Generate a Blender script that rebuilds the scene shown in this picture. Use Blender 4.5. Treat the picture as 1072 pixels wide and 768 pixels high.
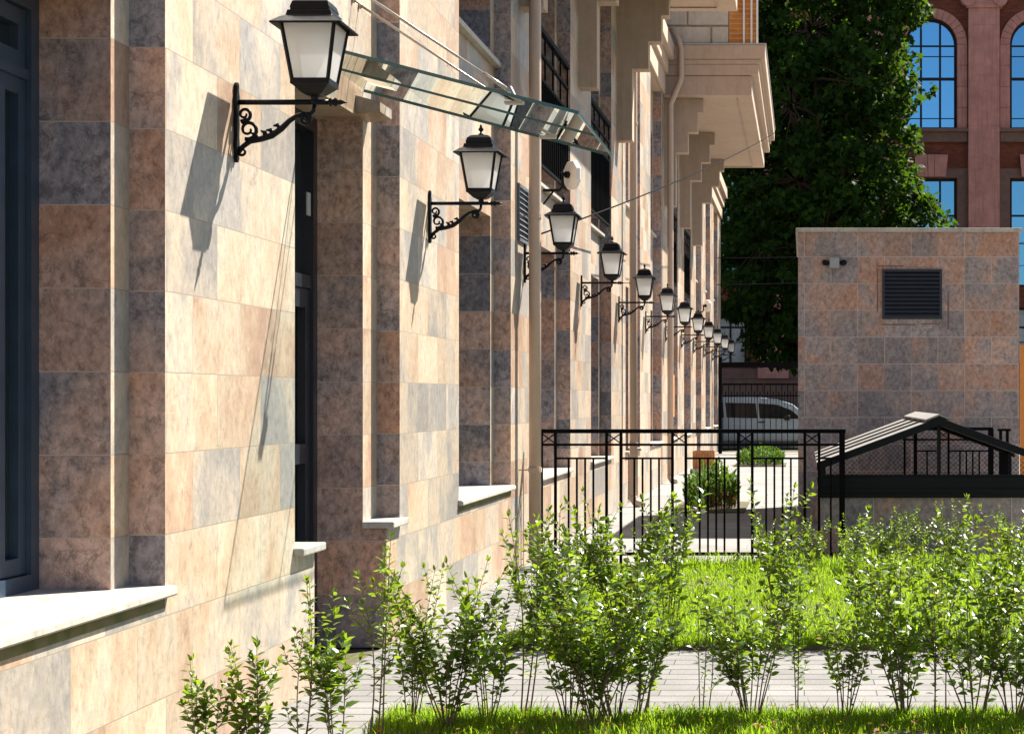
import bpy, math, random
from mathutils import Vector, Matrix
R = math.radians
for o in list(bpy.data.objects): bpy.data.objects.remove(o)
scene = bpy.context.scene
col = scene.collection
rnd = random.Random(7)

# ------------------------------------------------------------------ camera
F = 1950.0; PX = 842.0; PY = 418.0; EYE = 1.54
cd = bpy.data.cameras.new('camera'); cam = bpy.data.objects.new('camera', cd); col.objects.link(cam)
cam.location = (0, 0, EYE); cam.rotation_euler = (R(90), 0, 0)
cd.sensor_fit = 'HORIZONTAL'; cd.sensor_width = 36; cd.lens = F/1072*36
cd.shift_x = (536-PX)/1072; cd.shift_y = (PY-384)/1072
cd.clip_start = 0.05; cd.clip_end = 2000
scene.camera = cam

# ------------------------------------------------------------------ light
SUN = Vector((-1.0, -1.10, -1.75))
w = bpy.data.worlds.new('World'); scene.world = w; w.use_nodes = True
wn = w.node_tree; bg = wn.nodes['Background']
sky = wn.nodes.new('ShaderNodeTexSky'); sky.sky_type = 'NISHITA'; sky.sun_disc = False
sky.sun_elevation = math.asin(1.75/SUN.length); sky.sun_rotation = math.atan2(1.0, 1.10)
sky.air_density = 1.0; sky.dust_density = 0.6; sky.ozone_density = 1.0
wn.links.new(sky.outputs[0], bg.inputs[0]); bg.inputs[1].default_value = 0.05
sl = bpy.data.lights.new('sun', 'SUN'); sl.energy = 5.0; sl.angle = R(0.5); sl.color = (1, 0.945, 0.85)
so = bpy.data.objects.new('sun', sl); col.objects.link(so)
so.rotation_euler = SUN.to_track_quat('-Z', 'Y').to_euler(); so.location = (10, 10, 20)
vs = scene.view_settings
vs.view_transform = 'Standard'; vs.look = 'None'; vs.gamma = 1; vs.use_curve_mapping = False
vs.exposure = 1.5
scene.cycles.diffuse_bounces = 1

# ------------------------------------------------------------------ node helpers
def newmat(name):
    m = bpy.data.materials.new(name); m.use_nodes = True
    nt = m.node_tree; b = nt.nodes['Principled BSDF']
    return m, nt, b
def nd(nt, t, **kw):
    n = nt.nodes.new(t)
    for k, v in kw.items():
        if hasattr(n, k) and k not in n.inputs: setattr(n, k, v)
        else: n.inputs[k].default_value = v
    return n
def lk(nt, a, b): nt.links.new(a, b)
def math_(nt, op, a, b=None, clamp=False):
    n = nt.nodes.new('ShaderNodeMath'); n.operation = op; n.use_clamp = clamp
    for i, v in enumerate((a, b)):
        if v is None: continue
        if isinstance(v, (int, float)): n.inputs[i].default_value = v
        else: nt.links.new(v, n.inputs[i])
    return n.outputs[0]
def ramp(nt, fac, stops, interp='LINEAR'):
    n = nt.nodes.new('ShaderNodeValToRGB'); cr = n.color_ramp; cr.interpolation = interp
    while len(cr.elements) < len(stops): cr.elements.new(0.5)
    for e, (p, c) in zip(cr.elements, stops):
        e.position = p; e.color = (*c, 1) if len(c) == 3 else c
    nt.links.new(fac, n.inputs[0]); return n.outputs[0]
def mix(nt, fac, a, b, mode='MIX'):
    n = nt.nodes.new('ShaderNodeMix'); n.data_type = 'RGBA'; n.blend_type = mode
    for s, v in ((n.inputs[0], fac), (n.inputs[6], a), (n.inputs[7], b)):
        if isinstance(v, (int, float)): s.default_value = v
        elif isinstance(v, tuple): s.default_value = (*v, 1) if len(v) == 3 else v
        else: nt.links.new(v, s)
    return n.outputs[2]
def bump(nt, h, strength, dist=0.01):
    n = nt.nodes.new('ShaderNodeBump'); n.inputs['Strength'].default_value = strength; n.inputs['Distance'].default_value = dist
    nt.links.new(h, n.inputs['Height']); return n.outputs[0]

def plain(name, c, rough=0.5, metal=0.0, var=0.12, scale=9, bmp=0.0, spec=0.5, streak=0.0):
    m, nt, b = newmat(name)
    tc = nd(nt, 'ShaderNodeTexCoord')
    n = nd(nt, 'ShaderNodeTexNoise', Scale=scale, Detail=6.0, Roughness=0.6); lk(nt, tc.outputs['Object'], n.inputs['Vector'])
    c0 = tuple(x*(1-var) for x in c); c1 = tuple(min(1, x*(1+var)) for x in c)
    cc = ramp(nt, n.outputs['Fac'], [(0.3, c0), (0.7, c1)])
    if streak:
        mp = nd(nt, 'ShaderNodeMapping'); mp.inputs['Scale'].default_value = (7, 7, 0.55); lk(nt, tc.outputs['Object'], mp.inputs[0])
        ns = nd(nt, 'ShaderNodeTexNoise', Scale=1.6, Detail=8.0, Roughness=0.68); lk(nt, mp.outputs[0], ns.inputs['Vector'])
        cc = mix(nt, 1.0, cc, ramp(nt, ns.outputs['Fac'], [(0.30, (1-streak, 1-streak*1.05, 1-streak*1.1)), (0.52, (1,)*3)]), 'MULTIPLY')
        nb = nd(nt, 'ShaderNodeTexNoise', Scale=1.1, Detail=9.0, Roughness=0.72); lk(nt, tc.outputs['Object'], nb.inputs['Vector'])
        cc = mix(nt, 1.0, cc, ramp(nt, nb.outputs['Fac'], [(0.36, (1-streak*0.7,)*3), (0.56, (1,)*3)]), 'MULTIPLY')
    lk(nt, cc, b.inputs['Base Color'])
    lk(nt, math_(nt, 'MULTIPLY_ADD', n.outputs['Fac'], 0.2), b.inputs['Roughness'])
    b.inputs['Roughness'].links[0].from_node.inputs[2].default_value = max(0, rough-0.1)
    b.inputs['Metallic'].default_value = metal; b.inputs['Specular IOR Level'].default_value = spec
    if bmp: lk(nt, bump(nt, n.outputs['Fac'], bmp), b.inputs['Normal'])
    return m

def stone(name, stops, w=0.66, h=0.33, mortar=(0.30, 0.24, 0.18), msize=0.0022, spread=0.55, rough=0.42, pores=True, blot=1.0, zshift=0.0, offf=2, mott=0.45):
    """natural stone cladding: tiles in courses (UV in metres), each tile cut from a different place of the rock"""
    m, nt, b = newmat(name)
    uv = nd(nt, 'ShaderNodeUVMap'); uv.uv_map = 'UVMap'
    tc = nd(nt, 'ShaderNodeTexCoord')
    def brick(off):
        mp = nd(nt, 'ShaderNodeMapping'); mp.inputs['Location'].default_value = off
        lk(nt, uv.outputs[0], mp.inputs[0])
        bt = nd(nt, 'ShaderNodeTexBrick', offset=0.5, offset_frequency=offf)
        bt.inputs['Color1'].default_value = (0, 0, 0, 1); bt.inputs['Color2'].default_value = (1, 1, 1, 1)
        bt.inputs['Mortar'].default_value = (0.5, 0.5, 0.5, 1)
        bt.inputs['Scale'].default_value = 1; bt.inputs['Mortar Size'].default_value = msize
        bt.inputs['Mortar Smooth'].default_value = 0.1; bt.inputs['Bias'].default_value = 0
        bt.inputs['Brick Width'].default_value = w; bt.inputs['Row Height'].default_value = h
        lk(nt, mp.outputs[0], bt.inputs['Vector']); return bt
    b1 = brick((0, 0, 0)); b2 = brick((w*23, h*40, 0)); b3 = brick((w*71, h*14, 0))
    r1, r2, r3 = (math_(nt, 'MULTIPLY', x.outputs['Color'], 1.0) for x in (b1, b2, b3))
    off = nd(nt, 'ShaderNodeCombineXYZ')
    lk(nt, math_(nt, 'MULTIPLY', r1, 13.7), off.inputs[0]); lk(nt, math_(nt, 'MULTIPLY', r2, 19.1), off.inputs[1]); lk(nt, math_(nt, 'MULTIPLY', r3, 11.3), off.inputs[2])
    va = nd(nt, 'ShaderNodeVectorMath', operation='ADD'); lk(nt, tc.outputs['Object'], va.inputs[0]); lk(nt, off.outputs[0], va.inputs[1])
    P = va.outputs[0]
    ms_ = nd(nt, 'ShaderNodeMapping'); ms_.inputs['Scale'].default_value = (1, 1, 0.68); ms_.inputs['Rotation'].default_value = (0.6, 0.45, 0); lk(nt, P, ms_.inputs[0])
    PS = ms_.outputs[0]
    n1 = nd(nt, 'ShaderNodeTexNoise', Scale=2.3, Detail=4.0, Roughness=0.45, Distortion=0.5); lk(nt, PS, n1.inputs['Vector'])
    n2 = nd(nt, 'ShaderNodeTexNoise', Scale=24.0, Detail=12.0, Roughness=0.74, Distortion=0.15); lk(nt, PS, n2.inputs['Vector'])
    n3 = nd(nt, 'ShaderNodeTexNoise', Scale=4.0, Detail=7.0, Roughness=0.62, Distortion=0.8); lk(nt, P, n3.inputs['Vector'])
    n4 = nd(nt, 'ShaderNodeTexNoise', Scale=6.0, Detail=10.0, Roughness=0.7, Distortion=0.4); lk(nt, PS, n4.inputs['Vector'])
    val = math_(nt, 'ADD', math_(nt, 'MULTIPLY', math_(nt, 'SUBTRACT', r2, 0.5), spread), math_(nt, 'MULTIPLY', math_(nt, 'SUBTRACT', n1.outputs['Fac'], 0.5), 1.7 if not zshift else 2.2))
    val = math_(nt, 'ADD', val, math_(nt, 'MULTIPLY', math_(nt, 'SUBTRACT', n4.outputs['Fac'], 0.5), 0.9))
    if zshift:
        sp = nd(nt, 'ShaderNodeSeparateXYZ'); lk(nt, uv.outputs[0], sp.inputs[0])
        val = math_(nt, 'ADD', val, math_(nt, 'MULTIPLY', math_(nt, 'SUBTRACT', sp.outputs[1], 2.35), zshift))
    val = math_(nt, 'ADD', val, 0.5, True)
    c = ramp(nt, val, stops)
    c = mix(nt, 1.0, c, ramp(nt, n2.outputs['Fac'], [(0.28, (1-0.58*blot,)*3), (0.44, (1-0.18*blot,)*3), (0.54, (1.0,)*3), (0.72, (1+0.28*blot,)*3)]), 'MULTIPLY')
    tone = ramp(nt, r3, [(0, (0.80,)*3), (1, (1.12,)*3)])
    c = mix(nt, 1.0, c, tone, 'MULTIPLY')
    # dark mottling of the greyer stone
    n6 = nd(nt, 'ShaderNodeTexNoise', Scale=13.0, Detail=10.0, Roughness=0.78, Distortion=0.2); lk(nt, P, n6.inputs['Vector'])
    dm = math_(nt, 'MULTIPLY', ramp(nt, n6.outputs['Fac'], [(0.50, (0,)*3), (0.60, (1,)*3)]), ramp(nt, val, [(0.25, (1,)*3), (0.62, (0.25,)*3)]))
    c = mix(nt, math_(nt, 'MULTIPLY', dm, mott), c, (0.085, 0.075, 0.085))
    # veins and open pores
    vein = math_(nt, 'ABSOLUTE', math_(nt, 'SUBTRACT', n3.outputs['Fac'], 0.5))
    vm = ramp(nt, vein, [(0.0, (1,)*3), (0.006, (0.3,)*3), (0.014, (0,)*3)])
    c = mix(nt, math_(nt, 'MULTIPLY', vm, 0.42*blot), c, (0.10, 0.07, 0.06))
    if pores:
        mp = nd(nt, 'ShaderNodeMapping'); mp.inputs['Scale'].default_value = (1, 1, 0.45); lk(nt, P, mp.inputs[0])
        n5 = nd(nt, 'ShaderNodeTexNoise', Scale=42.0, Detail=4.0, Roughness=0.55); lk(nt, mp.outputs[0], n5.inputs['Vector'])
        pm = ramp(nt, n5.outputs['Fac'], [(0.64, (0,)*3), (0.72, (1,)*3)])
        c = mix(nt, math_(nt, 'MULTIPLY', pm, 0.45), c, (0.16, 0.12, 0.10))
        pm2 = ramp(nt, n5.outputs['Fac'], [(0.27, (1,)*3), (0.34, (0,)*3)])
        c = mix(nt, math_(nt, 'MULTIPLY', pm2, 0.35), c, (0.70, 0.64, 0.58))
    c = mix(nt, b1.outputs['Fac'], c, mortar)
    lk(nt, c, b.inputs['Base Color'])
    b.inputs['Roughness'].default_value = rough; b.inputs['Specular IOR Level'].default_value = 0.35
    hgt = math_(nt, 'SUBTRACT', math_(nt, 'MULTIPLY', n2.outputs['Fac'], 0.25), b1.outputs['Fac'])
    lk(nt, bump(nt, hgt, 0.35, 0.004), b.inputs['Normal'])
    return m

M = {}
M['facade'] = stone('facade_stone', [(0.0, (0.34, 0.31, 0.28)), (0.18, (0.43, 0.375, 0.315)), (0.36, (0.53, 0.435, 0.34)), (0.52, (0.56, 0.45, 0.335)), (0.70, (0.54, 0.40, 0.28)), (0.88, (0.49, 0.34, 0.235)), (1.0, (0.43, 0.285, 0.20))], spread=1.0, blot=0.7, mott=0.15)
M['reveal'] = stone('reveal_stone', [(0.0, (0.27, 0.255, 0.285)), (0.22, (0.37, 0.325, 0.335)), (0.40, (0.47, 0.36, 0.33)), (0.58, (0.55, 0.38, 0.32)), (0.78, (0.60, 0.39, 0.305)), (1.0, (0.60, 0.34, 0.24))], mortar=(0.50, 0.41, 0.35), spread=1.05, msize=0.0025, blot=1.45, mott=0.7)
M['rose'] = stone('rose_stone', [(0.0, (0.33, 0.285, 0.285)), (0.28, (0.40, 0.335, 0.32)), (0.46, (0.43, 0.335, 0.305)), (0.62, (0.52, 0.345, 0.28)), (0.82, (0.54, 0.335, 0.255)), (1.0, (0.54, 0.30, 0.20))], mortar=(0.58, 0.49, 0.44), spread=0.62, msize=0.003, blot=1.25, zshift=0.13, offf=3)
M['pale'] = plain('pale_stone', (0.52, 0.475, 0.41), 0.5, 0, 0.12, 22, 0.2, 0.4, 0.30)
M['plaster'] = plain('beige_plaster', (0.53, 0.39, 0.295), 0.85, 0, 0.06, 9, 0.15, 0.3, 0.13)
M['block'] = plain('block_plaster', (0.60, 0.53, 0.45), 0.85, 0, 0.08, 12, 0.2, 0.3, 0.2)
M['pipe'] = plain('beige_pipe_paint', (0.53, 0.39, 0.295), 0.45, 0, 0.05, 6, 0, 0.5, 0.12)
M['black'] = plain('black_iron', (0.004, 0.005, 0.008), 0.4, 0, 0.3, 25, 0.05, 0.18)
M['iron'] = plain('fence_iron', (0.003, 0.003, 0.004), 0.6, 0, 0.3, 25, 0.05, 0.06)
M['frame'] = plain('window_frame_paint', (0.03, 0.05, 0.08), 0.35, 0, 0.15, 10)
M['door'] = plain('door_paint', (0.012, 0.016, 0.026), 0.35, 0, 0.15, 10)
M['steel'] = plain('steel', (0.40, 0.37, 0.34), 0.4, 1.0, 0.1, 20)
M['roofmetal'] = plain('roof_sheet', (0.33, 0.315, 0.30), 0.55, 0.0, 0.2, 18, 0, 0.4, 0.25)
M['white'] = plain('white_enamel', (0.78, 0.77, 0.74), 0.4, 0, 0.05, 10)
M['grey'] = plain('grey_plastic', (0.36, 0.38, 0.38), 0.5, 0, 0.1, 10)
M['wood'] = plain('bin_wood', (0.42, 0.17, 0.05), 0.55, 0, 0.3, 12)
M['orange'] = plain('orange_paint', (0.62, 0.22, 0.03), 0.5, 0, 0.1, 6)
M['concrete'] = plain('concrete', (0.50, 0.47, 0.43), 0.85, 0, 0.15, 12, 0.2)
M['asphalt'] = plain('asphalt', (0.055, 0.055, 0.058), 0.9, 0, 0.3, 40, 0.3)
M['vanpaint'] = plain('van_paint', (0.34, 0.41, 0.48), 0.22, 0, 0.02, 3)
M['rubber'] = plain('rubber', (0.02, 0.02, 0.02), 0.8, 0, 0.2, 20)
M['cablejacket'] = plain('cable_jacket', (0.012, 0.012, 0.014), 0.9, 0, 0.2, 20, 0, 0.05)
M['louverslat'] = plain('louver_slat', (0.12, 0.13, 0.15), 0.4, 0, 0.15, 10)
M['bark'] = plain('bark', (0.07, 0.05, 0.035), 0.9, 0, 0.4, 20, 0.6)
M['twig'] = plain('twig_bark', (0.17, 0.11, 0.07), 0.8, 0, 0.3, 40)
M['soil'] = plain('soil', (0.10, 0.085, 0.045), 0.95, 0, 0.4, 18, 0.5)
M['trim'] = plain('pink_render', (0.68, 0.30, 0.25), 0.8, 0, 0.14, 2.5, 0.2, 0.3, 0.25)
M['brownstone'] = plain('brown_trim_stone', (0.22, 0.12, 0.095), 0.85, 0, 0.2, 4, 0.2)
M['louver'] = plain('louver_paint', (0.012, 0.016, 0.026), 0.4, 0, 0.15, 10)

def glassy(name, c, rough, metal, spec=0.6):
    m, nt, b = newmat(name)
    tc = nd(nt, 'ShaderNodeTexCoord'); n = nd(nt, 'ShaderNodeTexNoise', Scale=0.8, Detail=2.0); lk(nt, tc.outputs['Object'], n.inputs['Vector'])
    oi = nd(nt, 'ShaderNodeObjectInfo')
    lk(nt, ramp(nt, oi.outputs['Random'], [(0, tuple(x*0.72 for x in c)), (1, tuple(min(1, x*1.2) for x in c))]), b.inputs['Base Color']); b.inputs['Roughness'].default_value = rough
    b.inputs['Metallic'].default_value = metal; b.inputs['Specular IOR Level'].default_value = spec
    lk(nt, bump(nt, n.outputs['Fac'], 0.06, 0.03), b.inputs['Normal']); return m
M['glass'] = glassy('window_glass', (0.02, 0.027, 0.035), 0.03, 0.0, 0.8)
M['curtain'] = plain('curtain_cloth', (0.50, 0.50, 0.50), 0.3, 0, 0.35, 1.5)
M['bluepane'] = glassy('mirrored_glass', (0.15, 0.40, 0.66), 0.04, 0.92)
M['vanglass'] = glassy('van_glass', (0.006, 0.008, 0.012), 0.08, 0.0, 0.25)

def frosted():
    m, nt, b = newmat('frosted_glass')
    out = nt.nodes['Material Output']
    tr = nd(nt, 'ShaderNodeBsdfTranslucent'); tr.inputs[0].default_value = (0.93, 0.93, 0.92, 1)
    tp = nd(nt, 'ShaderNodeBsdfTransparent'); tp.inputs[0].default_value = (0.9, 0.92, 0.93, 1)
    b.inputs['Base Color'].default_value = (0.86, 0.86, 0.85, 1); b.inputs['Roughness'].default_value = 0.25
    m1 = nd(nt, 'ShaderNodeMixShader'); m1.inputs[0].default_value = 0.62; lk(nt, b.outputs[0], m1.inputs[1]); lk(nt, tr.outputs[0], m1.inputs[2])
    m2 = nd(nt, 'ShaderNodeMixShader'); m2.inputs[0].default_value = 0.10; lk(nt, m1.outputs[0], m2.inputs[1]); lk(nt, tp.outputs[0], m2.inputs[2])
    lk(nt, m2.outputs[0], out.inputs[0]); return m
M['frosted'] = frosted()
def canopyglass():
    m, nt, b = newmat('canopy_glass')
    out = nt.nodes['Material Output']
    tp = nd(nt, 'ShaderNodeBsdfTransparent'); tp.inputs[0].default_value = (0.84, 0.94, 0.95, 1)
    gl = nd(nt, 'ShaderNodeBsdfGlossy'); gl.inputs[0].default_value = (0.9, 1, 1, 1); gl.inputs['Roughness'].default_value = 0.01
    lw = nd(nt, 'ShaderNodeFresnel', IOR=1.52)
    m2 = nd(nt, 'ShaderNodeMixShader'); lk(nt, math_(nt, 'MULTIPLY', lw.outputs[0], 1.5, True), m2.inputs[0])
    lk(nt, tp.outputs[0], m2.inputs[1]); lk(nt, gl.outputs[0], m2.inputs[2])
    lk(nt, m2.outputs[0], out.inputs[0]); return m
M['canopy'] = canopyglass()
M['glassedge'] = plain('glass_edge', (0.03, 0.10, 0.11), 0.15, 0, 0.2, 10)

def leafmat(name, c0, c1, tcol, tfac, rough=0.35, spec=0.5, dry=0.0):
    m, nt, b = newmat(name)
    out = nt.nodes['Material Output']
    g = nd(nt, 'ShaderNodeNewGeometry')
    c = ramp(nt, g.outputs['Random Per Island'], [(0, c0), (1, c1)] if not dry else [(0, (0.36, 0.27, 0.10)), (dry, (0.30, 0.24, 0.08)), (dry+0.01, c0), (1, c1)])
    lk(nt, c, b.inputs['Base Color']); b.inputs['Roughness'].default_value = rough; b.inputs['Specular IOR Level'].default_value = spec
    tr = nd(nt, 'ShaderNodeBsdfTranslucent')
    lk(nt, ramp(nt, g.outputs['Random Per Island'], [(0, tuple(x*0.7 for x in tcol)), (1, tuple(x*1.15 for x in tcol))]), tr.inputs[0])
    m2 = nd(nt, 'ShaderNodeMixShader'); m2.inputs[0].default_value = tfac
    lk(nt, b.outputs[0], m2.inputs[1]); lk(nt, tr.outputs[0], m2.inputs[2]); lk(nt, m2.outputs[0], out.inputs[0])
    return m
M['leaf'] = leafmat('shrub_leaf', (0.007, 0.034, 0.012), (0.085, 0.17, 0.018), (0.40, 0.58, 0.02), 0.33, 0.33, 0.4, 0.012)
M['treeleaf'] = leafmat('tree_leaf', (0.006, 0.022, 0.006), (0.018, 0.048, 0.008), (0.17, 0.34, 0.015), 0.20, 0.6, 0.08)
M['bedleaf'] = leafmat('bed_leaf', (0.03, 0.08, 0.012), (0.07, 0.15, 0.02), (0.16, 0.30, 0.02), 0.3, 0.5, 0.3)
M['grass'] = leafmat('grass_blade', (0.10, 0.20, 0.012), (0.19, 0.29, 0.02), (0.37, 0.58, 0.02), 0.5, 0.6, 0.2, 0.07)
M['dryleaf'] = leafmat('dry_leaf', (0.22, 0.07, 0.03), (0.32, 0.12, 0.04), (0.3, 0.1, 0.03), 0.3, 0.6, 0.2)

def paving(name, bw, rh, c0, c1, mort, ms):
    m, nt, b = newmat(name)
    uv = nd(nt, 'ShaderNodeUVMap'); uv.uv_map = 'UVMap'; tc = nd(nt, 'ShaderNodeTexCoord')
    bt = nd(nt, 'ShaderNodeTexBrick', offset=0.5, offset_frequency=2)
    for k, v in (('Color1', c0), ('Color2', c1), ('Mortar', mort)): bt.inputs[k].default_value = (*v, 1)
    for k, v in (('Scale', 1), ('Mortar Size', ms), ('Mortar Smooth', 0.2), ('Bias', 0), ('Brick Width', bw*3), ('Row Height', rh)): bt.inputs[k].default_value = v
    mp = nd(nt, 'ShaderNodeMapping'); mp.inputs['Scale'].default_value = (3, 1, 1)
    lk(nt, uv.outputs[0], mp.inputs[0]); lk(nt, mp.outputs[0], bt.inputs['Vector'])
    n = nd(nt, 'ShaderNodeTexNoise', Scale=1.6, Detail=7.0, Roughness=0.65); lk(nt, tc.outputs['Object'], n.inputs['Vector'])
    n2 = nd(nt, 'ShaderNodeTexNoise', Scale=70.0, Detail=3.0); lk(nt, tc.outputs['Object'], n2.inputs['Vector'])
    c = mix(nt, 1.0, bt.outputs['Color'], ramp(nt, n.outputs['Fac'], [(0.3, (0.78, 0.77, 0.75)), (0.65, (1.08,)*3)]), 'MULTIPLY')
    c = mix(nt, 1.0, c, ramp(nt, n2.outputs['Fac'], [(0.35, (0.86,)*3), (0.65, (1.1,)*3)]), 'MULTIPLY')
    lk(nt, c, b.inputs['Base Color']); b.inputs['Roughness'].default_value = 0.85; b.inputs['Specular IOR Level'].default_value = 0.2
    h = math_(nt, 'SUBTRACT', math_(nt, 'MULTIPLY', n2.outputs['Fac'], 0.3), bt.outputs['Fac'])
    lk(nt, bump(nt, h, 0.5, 0.006), b.inputs['Normal']); return m
M['paver'] = paving('path_pavers', 0.38, 0.19, (0.20, 0.195, 0.19), (0.25, 0.24, 0.235), (0.075, 0.07, 0.065), 0.010)
M['slab'] = paving('plaza_slabs', 1.2, 0.6, (0.26, 0.25, 0.24), (0.30, 0.29, 0.275), (0.15, 0.14, 0.13), 0.010)
M['brick'] = paving('dark_red_brick', 0.26, 0.085, (0.19, 0.05, 0.03), (0.28, 0.078, 0.042), (0.17, 0.115, 0.095), 0.006)
M['orangebrick'] = paving('orange_brick', 0.27, 0.09, (0.55, 0.18, 0.035), (0.66, 0.25, 0.05), (0.55, 0.40, 0.27), 0.010)

def mossmat():
    m, nt, b = newmat('mossy_stone')
    tc = nd(nt, 'ShaderNodeTexCoord'); n = nd(nt, 'ShaderNodeTexNoise', Scale=9.0, Detail=6.0); lk(nt, tc.outputs['Object'], n.inputs['Vector'])
    lk(nt, ramp(nt, n.outputs['Fac'], [(0.35, (0.11, 0.115, 0.03)), (0.5, (0.17, 0.15, 0.05)), (0.7, (0.22, 0.165, 0.10))]), b.inputs['Base Color'])
    b.inputs['Roughness'].default_value = 0.9; return m
M['moss'] = mossmat()

# ------------------------------------------------------------------ mesh helper
WLOC = {}
class MB:
    def __init__(s): s.v = []; s.f = []
    def add(s, vs_, fs):
        n = len(s.v); s.v += [tuple(p) for p in vs_]; s.f += [tuple(n+i for i in f) for f in fs]; return s
    def box(s, x0, x1, y0, y1, z0, z1):
        return s.add([(x0,y0,z0),(x1,y0,z0),(x1,y1,z0),(x0,y1,z0),(x0,y0,z1),(x1,y0,z1),(x1,y1,z1),(x0,y1,z1)],
                     [(0,3,2,1),(4,5,6,7),(0,1,5,4),(1,2,6,5),(2,3,7,6),(3,0,4,7)])
    def bar(s, a, b, wx, wz=None, up=(0,0,1)):
        a = Vector(a); b = Vector(b); wz = wz or wx
        d = (b-a).normalized(); u = Vector(up)
        if abs(d.dot(u)) > 0.99: u = Vector((0,1,0))
        r = d.cross(u).normalized()*(wx/2); t = r.cross(d).normalized()*(wz/2)
        vs_ = [p+q for p in (a, b) for q in (-r-t, r-t, r+t, -r+t)]
        return s.add(vs_, [(3,2,1,0),(4,5,6,7),(0,1,5,4),(1,2,6,5),(2,3,7,6),(3,0,4,7)])
    def tube(s, pts, rad, seg=8, cap=True):
        pts = [Vector(p) for p in pts]; n = len(pts)
        rads = rad if isinstance(rad, (list, tuple)) else [rad]*n
        t0 = (pts[1]-pts[0]).normalized(); u = Vector((0,0,1)) if abs(t0.z) < 0.9 else Vector((1,0,0))
        r = t0.cross(u).normalized(); vs_ = []
        for i, p in enumerate(pts):
            t = (pts[min(i+1,n-1)]-pts[max(i-1,0)]).normalized()
            r = (r-t*r.dot(t)).normalized(); q = t.cross(r)
            for k in range(seg):
                a = 2*math.pi*k/seg; vs_.append(p+(r*math.cos(a)+q*math.sin(a))*rads[i])
        fs = [(i*seg+k, i*seg+(k+1)%seg, (i+1)*seg+(k+1)%seg, (i+1)*seg+k) for i in range(n-1) for k in range(seg)]
        if cap: fs += [tuple(range(seg-1,-1,-1)), tuple((n-1)*seg+k for k in range(seg))]
        return s.add(vs_, fs)
    def rings(s, prof, c, seg=4, rot=math.pi/4):
        """stack of regular polygons: prof = [(half_width, z)]"""
        k_ = 1/math.cos(math.pi/seg); vs_ = []; n = len(prof)
        for r, z in prof:
            for k in range(seg):
                a = rot+2*math.pi*k/seg; vs_.append((c[0]+r*k_*math.cos(a), c[1]+r*k_*math.sin(a), c[2]+z))
        fs = [(i*seg+k, i*seg+(k+1)%seg, (i+1)*seg+(k+1)%seg, (i+1)*seg+k) for i in range(n-1) for k in range(seg)]
        fs += [tuple(range(seg-1,-1,-1)), tuple((n-1)*seg+k for k in range(seg))]
        return s.add(vs_, fs)
    def prism(s, poly, axis, a, b):
        """poly of 2-D points extruded along axis: 'x' -> (y,z), 'y' -> (x,z), 'z' -> (x,y)"""
        def P(p, t): return {'x': (t, p[0], p[1]), 'y': (p[0], t, p[1]), 'z': (p[0], p[1], t)}[axis]
        n = len(poly)
        ar = sum(poly[i][0]*poly[(i+1)%n][1]-poly[(i+1)%n][0]*poly[i][1] for i in range(n))
        if (ar > 0) == (axis != 'y'): fl = False
        else: fl = True
        vs_ = [P(p, a) for p in poly]+[P(p, b) for p in poly]
        fs = [tuple(range(n-1,-1,-1)), tuple(range(n, 2*n))]+[(i, (i+1)%n, n+(i+1)%n, n+i) for i in range(n)]
        if fl: fs = [tuple(reversed(f)) for f in fs]
        return s.add(vs_, fs)
    def build(s, name, mat, parent=None, smooth=False, facade=False, bevel=0.0):
        me = bpy.data.meshes.new(name)
        loc = WLOC.get(parent.name, Vector((0,0,0))) if parent else Vector((0,0,0))
        me.from_pydata([(x-loc.x, y-loc.y, z-loc.z) for x, y, z in s.v], [], s.f)
        uv = me.uv_layers.new(name='UVMap'); data = uv.data
        for p in me.polygons:
            n = p.normal; ax = max(range(3), key=lambda i: abs(n[i]))
            if facade and ax == 1: offs = 0.66*round(s.v[p.vertices[0]][1]*7.3)
            for li, vi in zip(p.loop_indices, p.vertices):
                x, y, z = s.v[vi]
                if ax == 0: data[li].uv = (y, z)
                elif ax == 1: data[li].uv = ((x+2.8)*0.2+offs+0.2, z) if facade else (x, z)
                else: data[li].uv = (x, y)
        if smooth:
            for p in me.polygons: p.use_smooth = True
        me.materials.append(mat); me.update()
        o = bpy.data.objects.new(name, me); col.objects.link(o)
        if parent: o.parent = parent
        WLOC[o.name] = loc
        if bevel:
            bv = o.modifiers.new('bevel', 'BEVEL'); bv.width = bevel; bv.segments = 2; bv.limit_method = 'ANGLE'
        return o
def tag(o, label, cat, group=None):
    o['label'] = label; o['category'] = cat
    if group: o['group'] = group
    return o
def thing(name, label, cat, loc=(0,0,0), group=None):
    o = bpy.data.objects.new(name, None); col.objects.link(o); o.location = loc; o.empty_display_size = 0.2
    WLOC[o.name] = Vector(loc); return tag(o, label, cat, group)
def kind(o, k): o['kind'] = k; return o
def copy_tree(o, parent=None):
    c = o.copy(); col.objects.link(c)
    if parent: c.parent = parent
    for ch in list(o.children): copy_tree(ch, c)
    return c
def wx(px, y): return (px-PX)*y/F
def wz(py, y): return EYE-(py-PY)*y/F

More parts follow.
